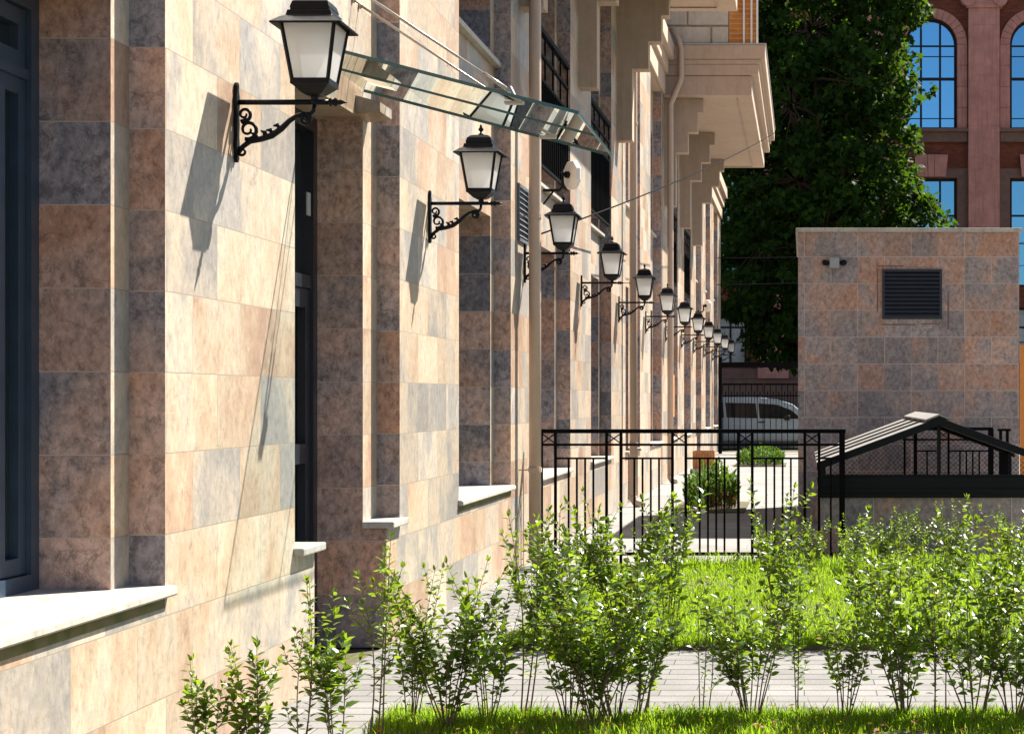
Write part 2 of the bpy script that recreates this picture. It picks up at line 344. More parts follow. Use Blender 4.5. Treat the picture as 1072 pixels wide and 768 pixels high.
# ------------------------------------------------------------------ ground
kind(MB().box(-400, 400, -60, 900, -0.5, -0.012).build('ground', M['soil']), 'structure')
kind(MB().box(-2.62, 9, 1, 17.25, -0.2, 0.0).build('path', M['paver']), 'structure')
kind(MB().box(-2.62, 9, 17.25, 54.5, -0.2, -0.002).build('pavement', M['slab']), 'structure')
kind(MB().box(-60, 60, 54.5, 72, -0.2, -0.10).build('road', M['asphalt']), 'structure')
kind(MB().box(-60, 60, 72, 76, -0.2, 0.02).build('far_pavement', M['concrete']), 'structure')
kind(MB().box(-1.5, 9, 16.85, 17.25, -0.1, 0.06).build('fence_kerb', M['concrete']), 'structure')
LAWN_X = -1.86
kind(MB().box(LAWN_X, 9, 11.45, 16.85, -0.1, 0.025).build('lawn_soil', M['soil']), 'structure')
kind(MB().prism([(-1.98, 8.93), (-1.98, 8.1), (-2.45, 7.9), (-2.45, 3.0), (8, 3.0), (8, 8.93)], 'z', -0.1, 0.03).build('border_soil', M['soil']), 'structure')

def grass(name, n, region, hmin, hmax, wid, seed):
    rg = random.Random(seed); mb = MB()
    for _ in range(n):
        x, y = region(rg)
        h = rg.uniform(hmin, hmax)*rg.uniform(0.45, 1)*(1.6 if rg.random() < 0.02 else 1); a = rg.uniform(0, 6.283); L = rg.uniform(0.15, 0.8)*h
        dx, dy = math.cos(a), math.sin(a); px_, py_ = -dy*wid/2, dx*wid/2
        z = 0.02
        b0 = (x-px_, y-py_, z); b1 = (x+px_, y+py_, z)
        m0 = (x+dx*L*0.35-px_*0.8, y+dy*L*0.35-py_*0.8, z+h*0.6); m1 = (x+dx*L*0.35+px_*0.8, y+dy*L*0.35+py_*0.8, z+h*0.6)
        t = (x+dx*L, y+dy*L, z+h*0.95)
        mb.add([b0, b1, m1, m0, t], [(0,1,2,3), (3,2,4)])
    return kind(mb.build(name, M['grass']), 'stuff')
def lawn_region(rg):
    while True:
        y = 11.5+5.3*rg.random()
        x = rg.uniform(LAWN_X, 2.6)
        if math.sin(x*3.1+y*1.3)+math.sin(x*1.7-y*2.9)+rg.gauss(0, 0.8) < -1.5: continue
        return x+rg.gauss(0, 0.02), y+rg.gauss(0, 0.03)
grass('lawn_grass', 62000, lawn_region, 0.04, 0.085, 0.007, 1)
def edge_region(rg): return rg.uniform(LAWN_X-0.03, 2.4), 11.45+abs(rg.gauss(0, 0.10))
grass('lawn_edge_grass', 5000, edge_region, 0.06, 0.15, 0.007, 2)
def back_region(rg): return rg.uniform(-1.2, 2.6), 16.75-abs(rg.gauss(0, 0.16))
grass('tall_grass', 4500, back_region, 0.08, 0.22, 0.008, 3)
def border_region(rg):
    while True:
        x, y = rg.uniform(-1.98, 1.75), 8.90-abs(rg.gauss(0, 0.30))+rg.gauss(0, 0.035)
        if math.sin(x*5.3+y*3.3)+math.sin(x*2.9-y*4.9)+rg.gauss(0, 0.9) > -1.0: return x, y
grass('border_grass', 24000, border_region, 0.035, 0.10, 0.006, 4)

# ------------------------------------------------------------------ stone building
X0, X1, X2 = -2.60, -2.747, -3.03
SP = 4.39
def pc(i): return 8.53+SP*i
def pier(i):
    if i == 0: return 7.577, 9.505
    if i == 1: return 11.97, 14.02
    if i == 2: return 16.50, 18.28
    return pc(i)-1.0, pc(i)+1.0
B = thing('stone_building', 'long beige stone building on the left with stepped window reveals, corbels and projecting bays', 'building', (-4, 8, 0))
NP = 12
END = 57.9
wl = MB()
doors = {0, 4, 8}
french = {2, 3, 6, 7}
TOPW = 7.13
for i in range(-1, NP):
    a, b = pier(i)
    if i == NP-1: b = END
    wl.box(-3.4, X0, a, b, 0.74, TOPW)
    pa = a if (i-1) not in doors else a-0.38
    pb = b if i not in doors else b+0.38
    if i in doors or i == NP-1: pass
    else: pb = pier(i+1)[0] if (i+1) < NP and i not in doors else b
    if i == -1: pb = pier(0)[0]
    if (i-1) in doors: wl.box(-3.4, X0, a-0.38, a, 0, 0.74)
    wl.box(-3.4, X0, a, b, 0, 0.74)
    if i in doors: wl.box(-3.4, X0, b, b+0.38, 0, 0.74)
    elif i < NP-1: wl.box(-3.4, X0, b, pier(i+1)[0], 0, 0.74)
def bay(i): return pier(i)[1], pier(i+1)[0]
for i in range(-1, NP-1):
    a, b = bay(i); sw = 0.38 if i in doors else 0.20
    z0 = 0.74
    wl.box(-3.4, X1, a, a+sw, z0, TOPW); wl.box(-3.4, X1, b-sw, b, z0, TOPW)
    f0 = 3.75 if i in french else 4.47
    ltop = 3.28 if i in doors else 3.14
    wl.box(-3.4, X1, a+sw, b-sw, ltop, f0)
    wl.box(-3.4, X1, a+sw, b-sw, 6.35, TOPW)
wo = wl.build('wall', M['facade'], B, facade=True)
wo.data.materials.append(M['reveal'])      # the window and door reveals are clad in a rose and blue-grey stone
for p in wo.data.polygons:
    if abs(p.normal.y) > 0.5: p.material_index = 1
# body behind and plain upper wall
MB().box(-9, -3.4, 3.3, END-0.01, -0.1, 13.9).build('building_body', M['plaster'], B)
up = MB().box(-3.4, X0+0.002, 3.3, END, TOPW, 14)
up.build('upper_wall', M['plaster'], B)

def window(a, b, z0, z1, sill, name='window', mats=('frame', 'glass'), rails=(0.86,), stile=True):
    f = MB(); t = 0.075
    xa, xb = X2-0.07, X2
    f.box(xa, xb, a, a+t, z0, z1); f.box(xa, xb, b-t, b, z0, z1)
    f.box(xa, xb, a+t, b-t, z0, z0+t); f.box(xa, xb, a+t, b-t, z1-t, z1)
    xa2, xb2 = xa-0.015, xb-0.022
    mids = [a+t, (a+b)/2, b-t] if stile else [a+t, b-t]
    for k in range(len(mids)-1):
        p, q = mids[k]+0.004, mids[k+1]-0.004; s_ = 0.065
        for zz0, zz1 in ((z0+t+0.004, z0+(z1-z0)*rails[0]-0.02), (z0+(z1-z0)*rails[0]+0.02, z1-t-0.004)):
            f.box(xa2, xb2, p, p+s_, zz0, zz1); f.box(xa2, xb2, q-s_, q, zz0, zz1)
            f.box(xa2, xb2, p+s_, q-s_, zz0, zz0+s_); f.box(xa2, xb2, p+s_, q-s_, zz1-s_, zz1)
    f.box(xa, xb-0.01, a+t, b-t, z0+(z1-z0)*rails[0]-0.02, z0+(z1-z0)*rails[0]+0.02)
    if stile: f.box(xa, xb-0.01, (a+b)/2-0.006, (a+b)/2+0.006, z0+t, z1-t)
    o = f.build(name, M[mats[0]], B)
    MB().box(xa-0.005, xa+0.012, a+t, b-t, z0+t, z1-t).build('pane', M[mats[1]], o)
    return o
for i in range(-1, NP-1):
    a, b = bay(i)
    if i in doors:
        sw = 0.38; pa, pb = a+sw, b-sw
        d = MB(); xa, xb = X2-0.08, X2
        d.box(xa, xb, pa, pa+0.09, 0.02, 3.28); d.box(xa, xb, pb-0.09, pb, 0.02, 3.28); d.box(xa, xb, pa+0.09, pb-0.09, 3.19, 3.28); d.box(xa, xb-0.01, pa+0.09, pb-0.09, 2.22, 2.30)
        do = d.build('door_frame', M['door'], B)
        lf = MB()
        ym = (pa+pb)/2
        for p, q in ((pa+0.094, ym-0.003), (ym+0.003, pb-0.094)):
            lf.box(xa+0.01, xb-0.02, p, p+0.11, 0.03, 2.215); lf.box(xa+0.01, xb-0.02, q-0.11, q, 0.03, 2.215)
            lf.box(xa+0.01, xb-0.02, p+0.11, q-0.11, 0.03, 0.55); lf.box(xa+0.01, xb-0.02, p+0.11, q-0.11, 2.1, 2.215); lf.box(xa+0.01, xb-0.02, p+0.11, q-0.11, 1.15, 1.27)
        lo = lf.build('door', M['door'], B)
        MB().box(xa-0.004, xa+0.006, pa+0.09, pb-0.09, 0.05, 3.2).build('pane', M['glass'], do)
        h = MB(); 
        for yy in (ym-0.07, ym+0.07): h.tube([(xb-0.02, yy, 0.95), (xb+0.05, yy, 0.95), (xb+0.05, yy, 1.35), (xb-0.02, yy, 1.35)], 0.012, 8)
        h.build('handle', M['steel'], lo)
        st = MB()
        st.box(-3.06, X0+0.055, a-0.02, a+sw+0.03, 0.742, 0.782) if False else None
        # capping slabs on the plinth at both sides of the doorway
        MB().box(X1-0.001, X0+0.055, a-0.03, a+sw+0.035, 0.741, 0.783).build('plinth_cap', M['pale'], B, bevel=0.008)
        MB().box(X1-0.001, X0+0.055, b-sw-0.035, b+0.03, 0.741, 0.783).build('plinth_cap', M['pale'], B, bevel=0.008)
    else:
        sw = 0.20
        o = window(a+sw, b-sw, 0.78, 3.14, True)
        if i == -1: MB().box(X2-0.075, X2-0.015, 6.86, 7.10, 0.86, 2.75).build('mullion', M['frame'], o, bevel=0.004)
        sl_ = MB().prism([(X2-0.05, 0.738), (X0+0.058, 0.738), (X0+0.066, 0.748), (X0+0.064, 0.772), (X0+0.052, 0.780), (X2-0.05, 0.790)], 'y', a+0.001-0.05, b+0.05)
        # the slab is notched round the piers by its own outline: it sits on the plinth and passes 5 cm in front of them
        sl_ = MB()
        sl_.prism([(X2-0.05, 0.742), (X0+0.001, 0.742), (X0+0.001, 0.784), (X2-0.05, 0.792)], 'y', a+0.0015, b-0.0015)
        sl_.prism([(X0+0.001, 0.742), (X0+0.034, 0.742), (X0+0.041, 0.750), (X0+0.040, 0.772), (X0+0.030, 0.780), (X0+0.001, 0.784)], 'y', a-0.035, b+0.035)
        sl_.build('sill', M['pale'], o)
        ms = MB().box(X0+0.0005, X0+0.003, a-0.02, b-0.01, 0.695, 0.7415)
        if i <= 1: ms.build('mossy_course', M['moss'], B)
# first floor windows
for i in range(-1, NP-1):
    a, b = bay(i); sw = 0.20 if i not in doors else 0.38
    if i in french:
        o = window(a+sw, b-sw, 3.75, 6.35, False, 'french_window', ('door', 'glass'), (0.8,))
        r = MB(); xr = X0-0.03
        ya, yb = a+0.012, b-0.012
        for z, t in ((5.20, 0.05), (4.97, 0.03), (4.72, 0.03), (3.86, 0.03)): r.box(xr-t/2, xr+t/2, ya, yb, z, z+t)
        n = 16
        for k in range(n+1):
            y = ya+0.012+(yb-ya-0.024)*k/n
            r.bar((xr, y, 3.86), (xr, y, 4.72 if k % 4 else 5.2), 0.018, 0.018)
        r.build('balcony_railing', M['iron'], B)
        MB().box(X1+0.001, X1+0.07, a+0.002, b-0.002, 3.72, 3.76).build('ledge', M['pale'], B)
    else:
        o = window(a+sw, b-sw, 4.52, 6.35, True, 'window', ('door', 'glass'), (0.8,))
        MB().box(X2-0.05, X1+0.065, a+0.0015, b-0.0015, 4.472, 4.52).build('sill', M['pale'], o, bevel=0.008)
# corbels, bays and cornice
def corbel(y0):
    st = [(-2.385, 5.13), (-2.16, 6.12), (-1.98, 6.50), (-1.876, 6.86)]
    poly = [(X0-0.05, 5.13)]
    for k, (x, z) in enumerate(st):
        poly.append((x, z)); zt = st[k+1][1] if k+1 < len(st) else TOPW
        poly.append((x, zt))
    poly.append((X0-0.05, TOPW))
    MB().prism(poly, 'y', y0, y0+0.28).build('corbel', M['plaster'], B, bevel=0.008)
for i in (2, 3, 4, 6, 7, 8): corbel(pc(i)-0.26)
def projecting_bay(ya, yb):
    t = [(0.0, -0.967, 7.13, 7.50), (0.0, -0.84, 7.50, 7.70), (0.0, -0.80, 7.70, 7.79), (0.0, -0.72, 7.79, 8.05)]
    for k, (_, x, z0, z1) in enumerate(t):
        g = x+0.967
        MB().box(X0+0.003, x, ya-g*0.35, yb+g*0.35, z0+0.002, z1).build('bay_cornice', M['plaster'], B, bevel=0.012)
    MB().box(X0+0.003, -0.70, ya-0.10, yb+0.10, 8.05, 8.075).build('cornice_flashing', M['grey'], B)
    # raised border on the soffit
    s_ = MB(); s_.box(-1.25, -1.235, ya+0.3, yb-0.3, 7.112, 7.132); s_.box(X0+0.01, -1.25, yb-0.315, yb-0.3, 7.112, 7.132)
    s_.build('soffit_bead', M['plaster'], B)
    # storey above: block quoins, orange brick, pale strips
    MB().prism([(X0+0.003, ya+0.06), (-0.90, ya+0.06), (-1.30, yb-0.06), (X0+0.003, yb-0.06)], 'z', 8.075, 13.5).build('bay_wall', M['plaster'], B)
    q = MB(); z = 8.10; row = 0
    while z < 13:
        xs = [(-2.58, -1.73), (-1.70, -1.40)] if row % 2 == 0 else [(-2.58, -2.17), (-2.14, -1.40)]
        for xa, xb in xs: MB().box(xa, xb, ya+0.02, ya+0.058, z, z+0.30).build('quoin', M['block'], B, bevel=0.012)
        z += 0.335; row += 1
    
    MB().box(-1.385, -0.862, ya+0.025, ya+0.056, 8.076, 13.4).build('brick_panel', M['orangebrick'], B)
    for xa in (-1.13, -0.99, -0.885): MB().box(xa, xa+0.035, ya-0.005, ya+0.023, 8.077, 13.4).build('pale_strip', M['white'], B)
projecting_bay(16.4, 26.87)
projecting_bay(34.3, 45.0)
for ya, yb in ((3.3, 16.3), (27.0, 34.2), (45.12, END)):
    for k, (x, z0, z1) in enumerate(((-2.545, 7.135, 7.50), (-2.487, 7.50, 7.76), (-2.39, 7.76, 8.05))):
        MB().box(X0+0.003, x, ya, yb, z0+0.002, z1).build('wall_cornice', M['plaster'], B, bevel=0.01)
# downpipes
def pipe(y, bend=False):
    x = -2.455; r = 0.056
    pts = [(x, y, 0.12), (x, y, 3), (x, y, 6.85)]
    if bend: pts += [(x, y, 6.95), (x+0.03, y, 7.02), (x+0.17, y, 7.35), (x+0.20, y, 7.45), (x+0.20, y, 7.95), (x+0.16, y, 8.12), (x+0.02, y, 8.35)]
    else: pts += [(x, y, 7.11)]
    o = MB().tube(pts, r, 16).build('downpipe', M['pipe'], B, smooth=True)
    for z in (0.9, 3.21, 5.5):
        MB().rings([(r+0.006, -0.02), (r+0.006, 0.02)], (x, y, z), 16).bar((x, y, z), (X0, y-0.02, z), 0.012).build('pipe_clip', M['pipe'], o)
    MB().tube([(x, y, 0.16), (x, y, 0.12), (x+0.04, y-0.02, 0.06), (x+0.13, y-0.05, 0.03)], r+0.004, 12).build('pipe_shoe', M['pipe'], o, smooth=True)
pipe(16.98); pipe(26.75); pipe(34.15, True)
# louvre in the third pier
v = MB()
ya, yb, z0, z1 = 16.86, 17.46, 2.98, 3.50
v.box(X0+0.0005, X0+0.02, ya, ya+0.03, z0, z1); v.box(X0+0.0005, X0+0.02, yb-0.03, yb, z0, z1); v.box(X0+0.0005, X0+0.02, ya+0.03, yb-0.03, z0, z0+0.03); v.box(X0+0.0005, X0+0.02, ya+0.03, yb-0.03, z1-0.03, z1)
for k in range(9):
    z = z0+0.045+k*0.05; v.prism([(X0+0.001, z+0.016), (X0+0.018, z), (X0+0.018, z+0.005), (X0+0.001, z+0.021)], 'y', ya+0.03, yb-0.03)
lv = v.build('vent_grille', M['louverslat'], B)
MB().box(X0+0.0002, X0+0.0009, ya+0.03, yb-0.03, z0+0.03, z1-0.03).build('vent_backing', M['louver'], lv)
# stone support block on the lintel under the canopy
MB().prism([(X1+0.001, 3.28), (X1+0.15, 3.30), (X1+0.15, 3.36), (X1+0.001, 3.40)], 'y', 11.4, 11.72).build('support_block', M['facade'], B, facade=True)
# small orange signboard on a far pier
MB().box(X0+0.001, X0+0.05, 36.3, 36.6, 1.20, 2.02).build('signboard', M['orange'], B)
# entry phone beside the door
MB().box(X2+0.001, X2+0.012, 11.32, 11.39, 2.66, 2.80).build('door_plate', M['grey'], B, bevel=0.002)

# ------------------------------------------------------------------ glass canopy
CA, CB = 9.88, 11.60
C = thing('glass_canopy', 'sloping clear glass canopy on steel tie rods above the near door', 'canopy', (-2.45, 10.7, 3.4))
zi, zo, xi, xo = 3.40, 3.06, -2.60, -1.20
def cz(x): return 3.385+(3.06-3.385)*(x+2.45)/1.25
xi = X1+0.004
MB().add([(xi, CA, cz(xi)), (xo, CA, cz(xo)), (xo, CB, cz(xo)), (xi, CB, cz(xi)), (xi, CA, cz(xi)+0.001)], [(0, 1, 2, 3)]).build('glass_panel', M['canopy'], C)
e = MB()
for a_, b_ in (((xi, CA), (xo, CA)), ((xo, CA), (xo, CB)), ((xo, CB), (xi, CB))):
    e.bar((a_[0], a_[1], cz(a_[0])), (b_[0], b_[1], cz(b_[0])), 0.006, 0.018)
e.bar((xi, 10.75, cz(xi)), (xo, 10.75, cz(xo)), 0.004, 0.014)
e.build('glass_edge', M['glassedge'], C)
for yy in (CA+0.2, CB-0.2):
    x = -1.57
    f = MB(); f.box(x-0.05, x+0.05, yy-0.03, yy+0.03, cz(x)+0.008, cz(x)+0.022); f.box(x-0.05, x+0.05, yy-0.03, yy+0.03, cz(x)-0.02, cz(x)-0.006)
    f.tube([(x, yy, cz(x)+0.01), (x-0.03, yy, cz(x)+0.07)], 0.018, 8)
    f.build('clamp', M['steel'], C)
    for d in (-0.035, 0.035):
        rd = MB(); p0 = Vector((x-0.02, yy+d*0.5, cz(x)+0.05)); p1 = Vector((X1, yy+d*2.4, 3.97))
        rd.tube([p0, p1], 0.005, 8); rd.tube([p0.lerp(p1, 0.02), p0.lerp(p1, 0.12)], 0.010, 8); rd.tube([p0.lerp(p1, 0.985), p1], 0.018, 10)
        rd.build('tie_rod', M['steel'], C, smooth=True)

# ------------------------------------------------------------------ wall lanterns
ZB = 2.895
def make_lantern(y):
    t = thing('wall_lantern', '', 'lantern', (X0, y, ZB), 'black wall lanterns along the stone facade')
    # back plate, wavy outline
    prof = []
    for z, hw in ((0.09, 0.006), (0.075, 0.018), (0.055, 0.012), (0.03, 0.022), (0.0, 0.026), (-0.06, 0.018), (-0.10, 0.024), (-0.15, 0.017), (-0.20, 0.025), (-0.235, 0.012), (-0.255, 0.020), (-0.275, 0.005)): prof.append((hw, z))
    poly = [(y+h, ZB+z) for h, z in prof]+[(y-h, ZB+z) for h, z in reversed(prof)]
    MB().prism(poly, 'x', X0+0.001, X0+0.018).build('wall_plate', M['black'], t, bevel=0.003)
    a = MB()
    a.tube([(X0+0.015, y, ZB), (X0+0.10, y, ZB), (X0+0.44, y, ZB)], 0.0125, 10)
    a.rings([(0.012, 0), (0.02, 0.012), (0.012, 0.024)], (X0+0.365, y, ZB-0.012), 12)
    # spear tip
    tp = [(X0+0.43, 0.013), (X0+0.438, 0.021), (X0+0.447, 0.012), (X0+0.462, 0.022), (X0+0.475, 0.010), (X0+0.483, 0.013), (X0+0.495, 0.008), (X0+0.515, 0.002)]
    a.tube([(x, y, ZB) for x, r in tp], [r for x, r in tp], 10)
    a.build('bracket_arm', M['black'], t, smooth=True)
    s = MB()
    def curl(cx, cz_, r0, a0, turns, rad=0.0085, n=22, shrink=0.75):
        pts = []
        for k in range(n):
            f = k/(n-1); r = r0*(1-shrink*f); an = a0+turns*2*math.pi*f
            pts.append((X0+cx+r*math.cos(an), y, ZB+cz_+r*math.sin(an)))
        s.tube(pts, [rad*(1-0.45*k/(n-1)) for k in range(n)], 8)
    main = [(0.018, -0.235), (0.035, -0.205), (0.07, -0.178), (0.12, -0.168), (0.17, -0.152), (0.215, -0.120), (0.25, -0.085), (0.285, -0.062), (0.325, -0.052)]
    s.tube([(X0+p, y, ZB+q) for p, q in main], [0.008, 0.011, 0.013, 0.014, 0.015, 0.014, 0.012, 0.011, 0.010], 10)
    curl(0.322, -0.078, 0.027, math.pi/2, -1.4, 0.012)
    s.tube([(X0+0.365, y, ZB-0.012), (X0+0.36, y, ZB-0.04), (X0+0.335, y, ZB-0.06)], 0.010, 8)
    curl(0.062, -0.125, 0.045, -math.pi*0.6, 1.35, 0.010)
    curl(0.045, -0.055, 0.032, -math.pi*0.5, 1.3, 0.009)
    curl(0.035, -0.225, 0.022, math.pi*0.6, 1.3, 0.008)
    # leaf ornaments along the S
    for p, q, an in ((0.10, -0.165, 1.9), (0.14, -0.158, 1.7), (0.175, -0.145, 2.1), (0.21, -0.12, 2.3), (0.03, -0.09, 0.4)):
        s.tube([(X0+p, y, ZB+q), (X0+p+0.022*math.cos(an), y, ZB+q+0.022*math.sin(an)), (X0+p+0.036*math.cos(an+0.5), y, ZB+q+0.036*math.sin(an+0.5))], [0.012, 0.011, 0.003], 8)
    s.build('scroll', M['black'], t, smooth=True)
    cx = X0+0.365
    c = (cx, y, ZB)
    b_ = MB()
    b_.rings([(0.014, 0.0), (0.018, 0.012), (0.018, 0.03)], c, 12)
    b_.rings([(0.030, 0.028), (0.045, 0.036), (0.080, 0.068), (0.088, 0.072), (0.088, 0.088), (0.080, 0.0885)], c)
    for sx in (-1, 1):
        for sy in (-1, 1):
            b_.bar((cx+sx*0.080, y+sy*0.080, ZB+0.085), (cx+sx*0.121, y+sy*0.121, ZB+0.352), 0.013, 0.013)
    for k in range(4):
        an = k*math.pi/2; q0 = Matrix.Rotation(an, 4, 'Z')
        for hw, z, th in ((0.081, 0.092, 0.012), (0.119, 0.346, 0.014)):
            p, q = q0 @ Vector((-hw, hw, 0)), q0 @ Vector((hw, hw, 0))
            b_.bar((cx+p.x, y+p.y, ZB+z), (cx+q.x, y+q.y, ZB+z), th)
    lb = b_.build('lantern_frame', M['black'], t)
    for k in range(4):
        q0 = Matrix.Rotation(k*math.pi/2, 4, 'Z'); pts = []
        for hx, hy, z in ((-0.076, 0.079, 0.092), (0.076, 0.079, 0.092), (0.115, 0.118, 0.346), (-0.115, 0.118, 0.346)):
            p = q0 @ Vector((hx, hy, 0)); pts.append((cx+p.x, y+p.y, ZB+z))
        MB().add(pts, [(0, 1, 2, 3)]).build('glass_pane', M['frosted'], lb)
    cp = MB()
    cp.rings([(0.128, 0.352), (0.160, 0.330), (0.165, 0.338), (0.128, 0.366), (0.105, 0.378), (0.100, 0.398), (0.098, 0.404)], c)
    cp.rings([(0.088, 0.403), (0.090, 0.420), (0.082, 0.445), (0.066, 0.460), (0.040, 0.468), (0.02, 0.470)], c)
    co = cp.build('cap', M['black'], t, bevel=0.004)
    MB().rings([(0.012, 0.468), (0.020, 0.476), (0.008, 0.484), (0.006, 0.494), (0.016, 0.502), (0.018, 0.512), (0.008, 0.526), (0.009, 0.532), (0.002, 0.548)], c, 10).build('finial', M['black'], co, smooth=True)
    return t
lab = ['largest black wall lantern, nearest the camera, on the pier between near window and door',
       'second black wall lantern from the camera, just past the door and glass canopy',
       'third black wall lantern from the camera, its arm half hidden by the near beige downpipe',
       'fourth black wall lantern from the camera, on the pier after the near downpipe',
       'fifth black wall lantern from the camera, on the pier with the second downpipe',
       'sixth black wall lantern from the camera, in the middle of the row',
       'seventh black wall lantern from the camera, by the third downpipe',
       'eighth black wall lantern from the camera, fifth from the far end of the row',
       'ninth black wall lantern from the camera, fourth from the far end of the row',
       'small distant black wall lantern, third from the far end of the row',
       'small distant black wall lantern, next to last in the row',
       'smallest black wall lantern, last in the row beside the dark gateway']
L0 = make_lantern(8.50)
for i in range(12):
    o = L0 if i == 0 else copy_tree(L0)
    o.location = (X0, 8.50+SP*i, ZB); o.rotation_euler = (R([0, .6, -.5, .4, -.7, .3, .8, -.3, .5, -.6, .2, -.4][i]), 0, R([0, -1.2, .9, -.6, 1.4, -.8, .5, 1.1, -1.3, .7, -.4, 1.0][i])); o['label'] = lab[i]

# ------------------------------------------------------------------ wall floodlights
def floodlight(y, label):
    x = X0; z = 3.62
    t = thing('wall_floodlight', label, 'floodlight', (x, y, z), 'white floodlights on black arms on the facade')
    MB().tube([(x, y, z), (x+0.16, y, z), (x+0.20, y-0.03, z+0.04), (x+0.20, y-0.08, z+0.13)], 0.016, 8).tube([(x, y, z-0.14), (x+0.10, y, z-0.01)], 0.010, 8).build('arm', M['black'], t, smooth=True)
    c = Vector((x+0.27, y-0.03, z+0.15)); ax = Vector((0.80, 0.60, 0.0)).normalized()
    u = Vector((0, 0, 1)); r = ax.cross(u)
    vs_ = []
    for d, rad in ((0.05, 0.145), (0.03, 0.155), (0.0, 0.145), (-0.015, 0.06)):
        for k in range(8):
            an = math.pi/8+k*math.pi/4; vs_.append(c+ax*d+(r*math.cos(an)+u*math.sin(an))*rad)
    fs = [(i*8+k, i*8+(k+1) % 8, (i+1)*8+(k+1) % 8, (i+1)*8+k) for i in range(3) for k in range(8)]+[tuple(range(8)), tuple(range(31, 23, -1))]
    MB().add(vs_, fs).build('reflector', M['white'], t)
    MB().tube([c-ax*0.015, c-ax*0.05], 0.034, 10).tube([c-ax*0.04, c-ax*0.10], 0.022, 10).build('housing', M['black'], t)
floodlight(18.55, 'white octagonal floodlight on a black arm beside the near downpipe')
floodlight(44.4, 'small far white floodlight on a black arm above the last lanterns')

# ------------------------------------------------------------------ overhead cables
def cable(name, a, b, sag, label, r=0.008):
    a = Vector(a); b = Vector(b); pts = []
    for k in range(25):
        f = k/24; p = a.lerp(b, f); p.z -= sag*4*f*(1-f); pts.append(p)
    tag(MB().tube(pts, r, 6).build(name, M['cablejacket'], None, smooth=True), label, 'cable')
cable('cable', (X0, 18.0, wz(247, 18.0)), (-0.70, 44.0, 7.83), 0.10, 'black overhead cable rising from the facade to the projecting bay corner', 0.009)
cable('cable', (X0, 55.5, wz(270, 55.5)), (7.5, 60, wz(252, 60)), 0.15, 'upper thin cable crossing the dark gap beside the tree', 0.012)
cable('cable', (X0, 55.5, wz(298, 55.5)), (7.5, 60, wz(276, 60)), 0.15, 'lower thin cable crossing the dark gap beside the tree', 0.012)

# ------------------------------------------------------------------ ornamental fence
def fence_run(t, y, x0, cells, xend, zt, zr2, zr3, zb, s=1.0, zlow=None):
    """cells: list of (x of first post, x of second post) holding the crosses"""
    zlow = zb if zlow is None else zlow
    MB().box(x0-0.02, xend+0.03, y-0.025, y+0.025, zt-0.038, zt).build('top_rail', M['iron'], t, bevel=0.004)
    MB().box(x0, xend, y-0.014, y+0.014, zr2-0.022, zr2).build('rail', M['iron'], t)
    MB().box(x0, xend, y-0.014, y+0.014, zb, zb+0.03).build('rail', M['iron'], t)
    for k, (a, b) in enumerate(cells):
        nx = cells[k+1][0] if k+1 < len(cells) else xend
        if nx > b+0.05: MB().box(b, nx, y-0.010, y+0.010, zr3-0.018, zr3).build('rail', M['iron'], t)
    for k, (a, b) in enumerate(cells):
        for x in (a, b): MB().box(x-0.013, x+0.013, y-0.0135, y+0.0135, zlow-0.06, zt-0.038).build('post', M['iron'], t)
        MB().bar((a, y, zr2), (b, y, zt-0.04), 0.011, 0.011).bar((a, y+0.002, zt-0.04), (b, y+0.002, zr2), 0.011, 0.011).build('cross', M['iron'], t)
        nx = cells[k+1][0] if k+1 < len(cells) else xend
        n = 4 if nx-b > 0.35 else 1
        for j in range(n):
            x = (b+nx)/2+(j-(n-1)/2)*0.077
            MB().box(x-0.009, x+0.009, y-0.009, y+0.009, zb+0.03, zr3-0.018).build('baluster', M['iron'], t)
FY = 17.4
def fx(px): return wx(px, FY)
FN = thing('iron_fence', 'black iron fence with crossed top panels between the facade and the stone cellar entrance', 'fence', (fx(720), FY, 0))
cells = [(fx(567), fx(581.5)), (fx(635), fx(650)), (fx(704), fx(718)), (fx(773), fx(787.5)), (fx(842.5), fx(857.5))]
fence_run(FN, FY, fx(566), cells, fx(882), wz(449, FY), wz(464, FY), wz(478.5, FY), 0.085, zlow=0.06)
MB().box(fx(878.5), fx(884.5), FY-0.028, FY+0.028, 0.0, wz(451, FY)).build('end_post', M['iron'], FN)

# ------------------------------------------------------------------ stone utility box
BY0, BY1 = 23.0, 27.0
bx0, bx1 = wx(835.5, BY0), wx(1067, BY0)
U = thing('utility_building', 'flat roofed square stone utility building with a dark louvred vent', 'building', ((bx0+bx1)/2, BY0, 0))
ztop = wz(243, BY0)
MB().box(bx0, bx1, BY0, BY1, -0.1, ztop).build('wall', M['rose'], U)
MB().box(bx0-0.03, bx1+0.035, BY0-0.035, BY1+0.03, ztop, ztop+0.05).build('roof_cap', M['pale'], U, bevel=0.006)
ga, gb, gz0, gz1 = wx(923.5, BY0), wx(986, BY0), wz(334, BY0), wz(282, BY0)
g = MB(); t_ = 0.03
g.box(ga, ga+t_, BY0-0.03, BY0-0.0005, gz0, gz1); g.box(gb-t_, gb, BY0-0.03, BY0-0.0005, gz0, gz1); g.box(ga+t_, gb-t_, BY0-0.03, BY0-0.0005, gz0, gz0+t_); g.box(ga+t_, gb-t_, BY0-0.03, BY0-0.0005, gz1-t_, gz1)
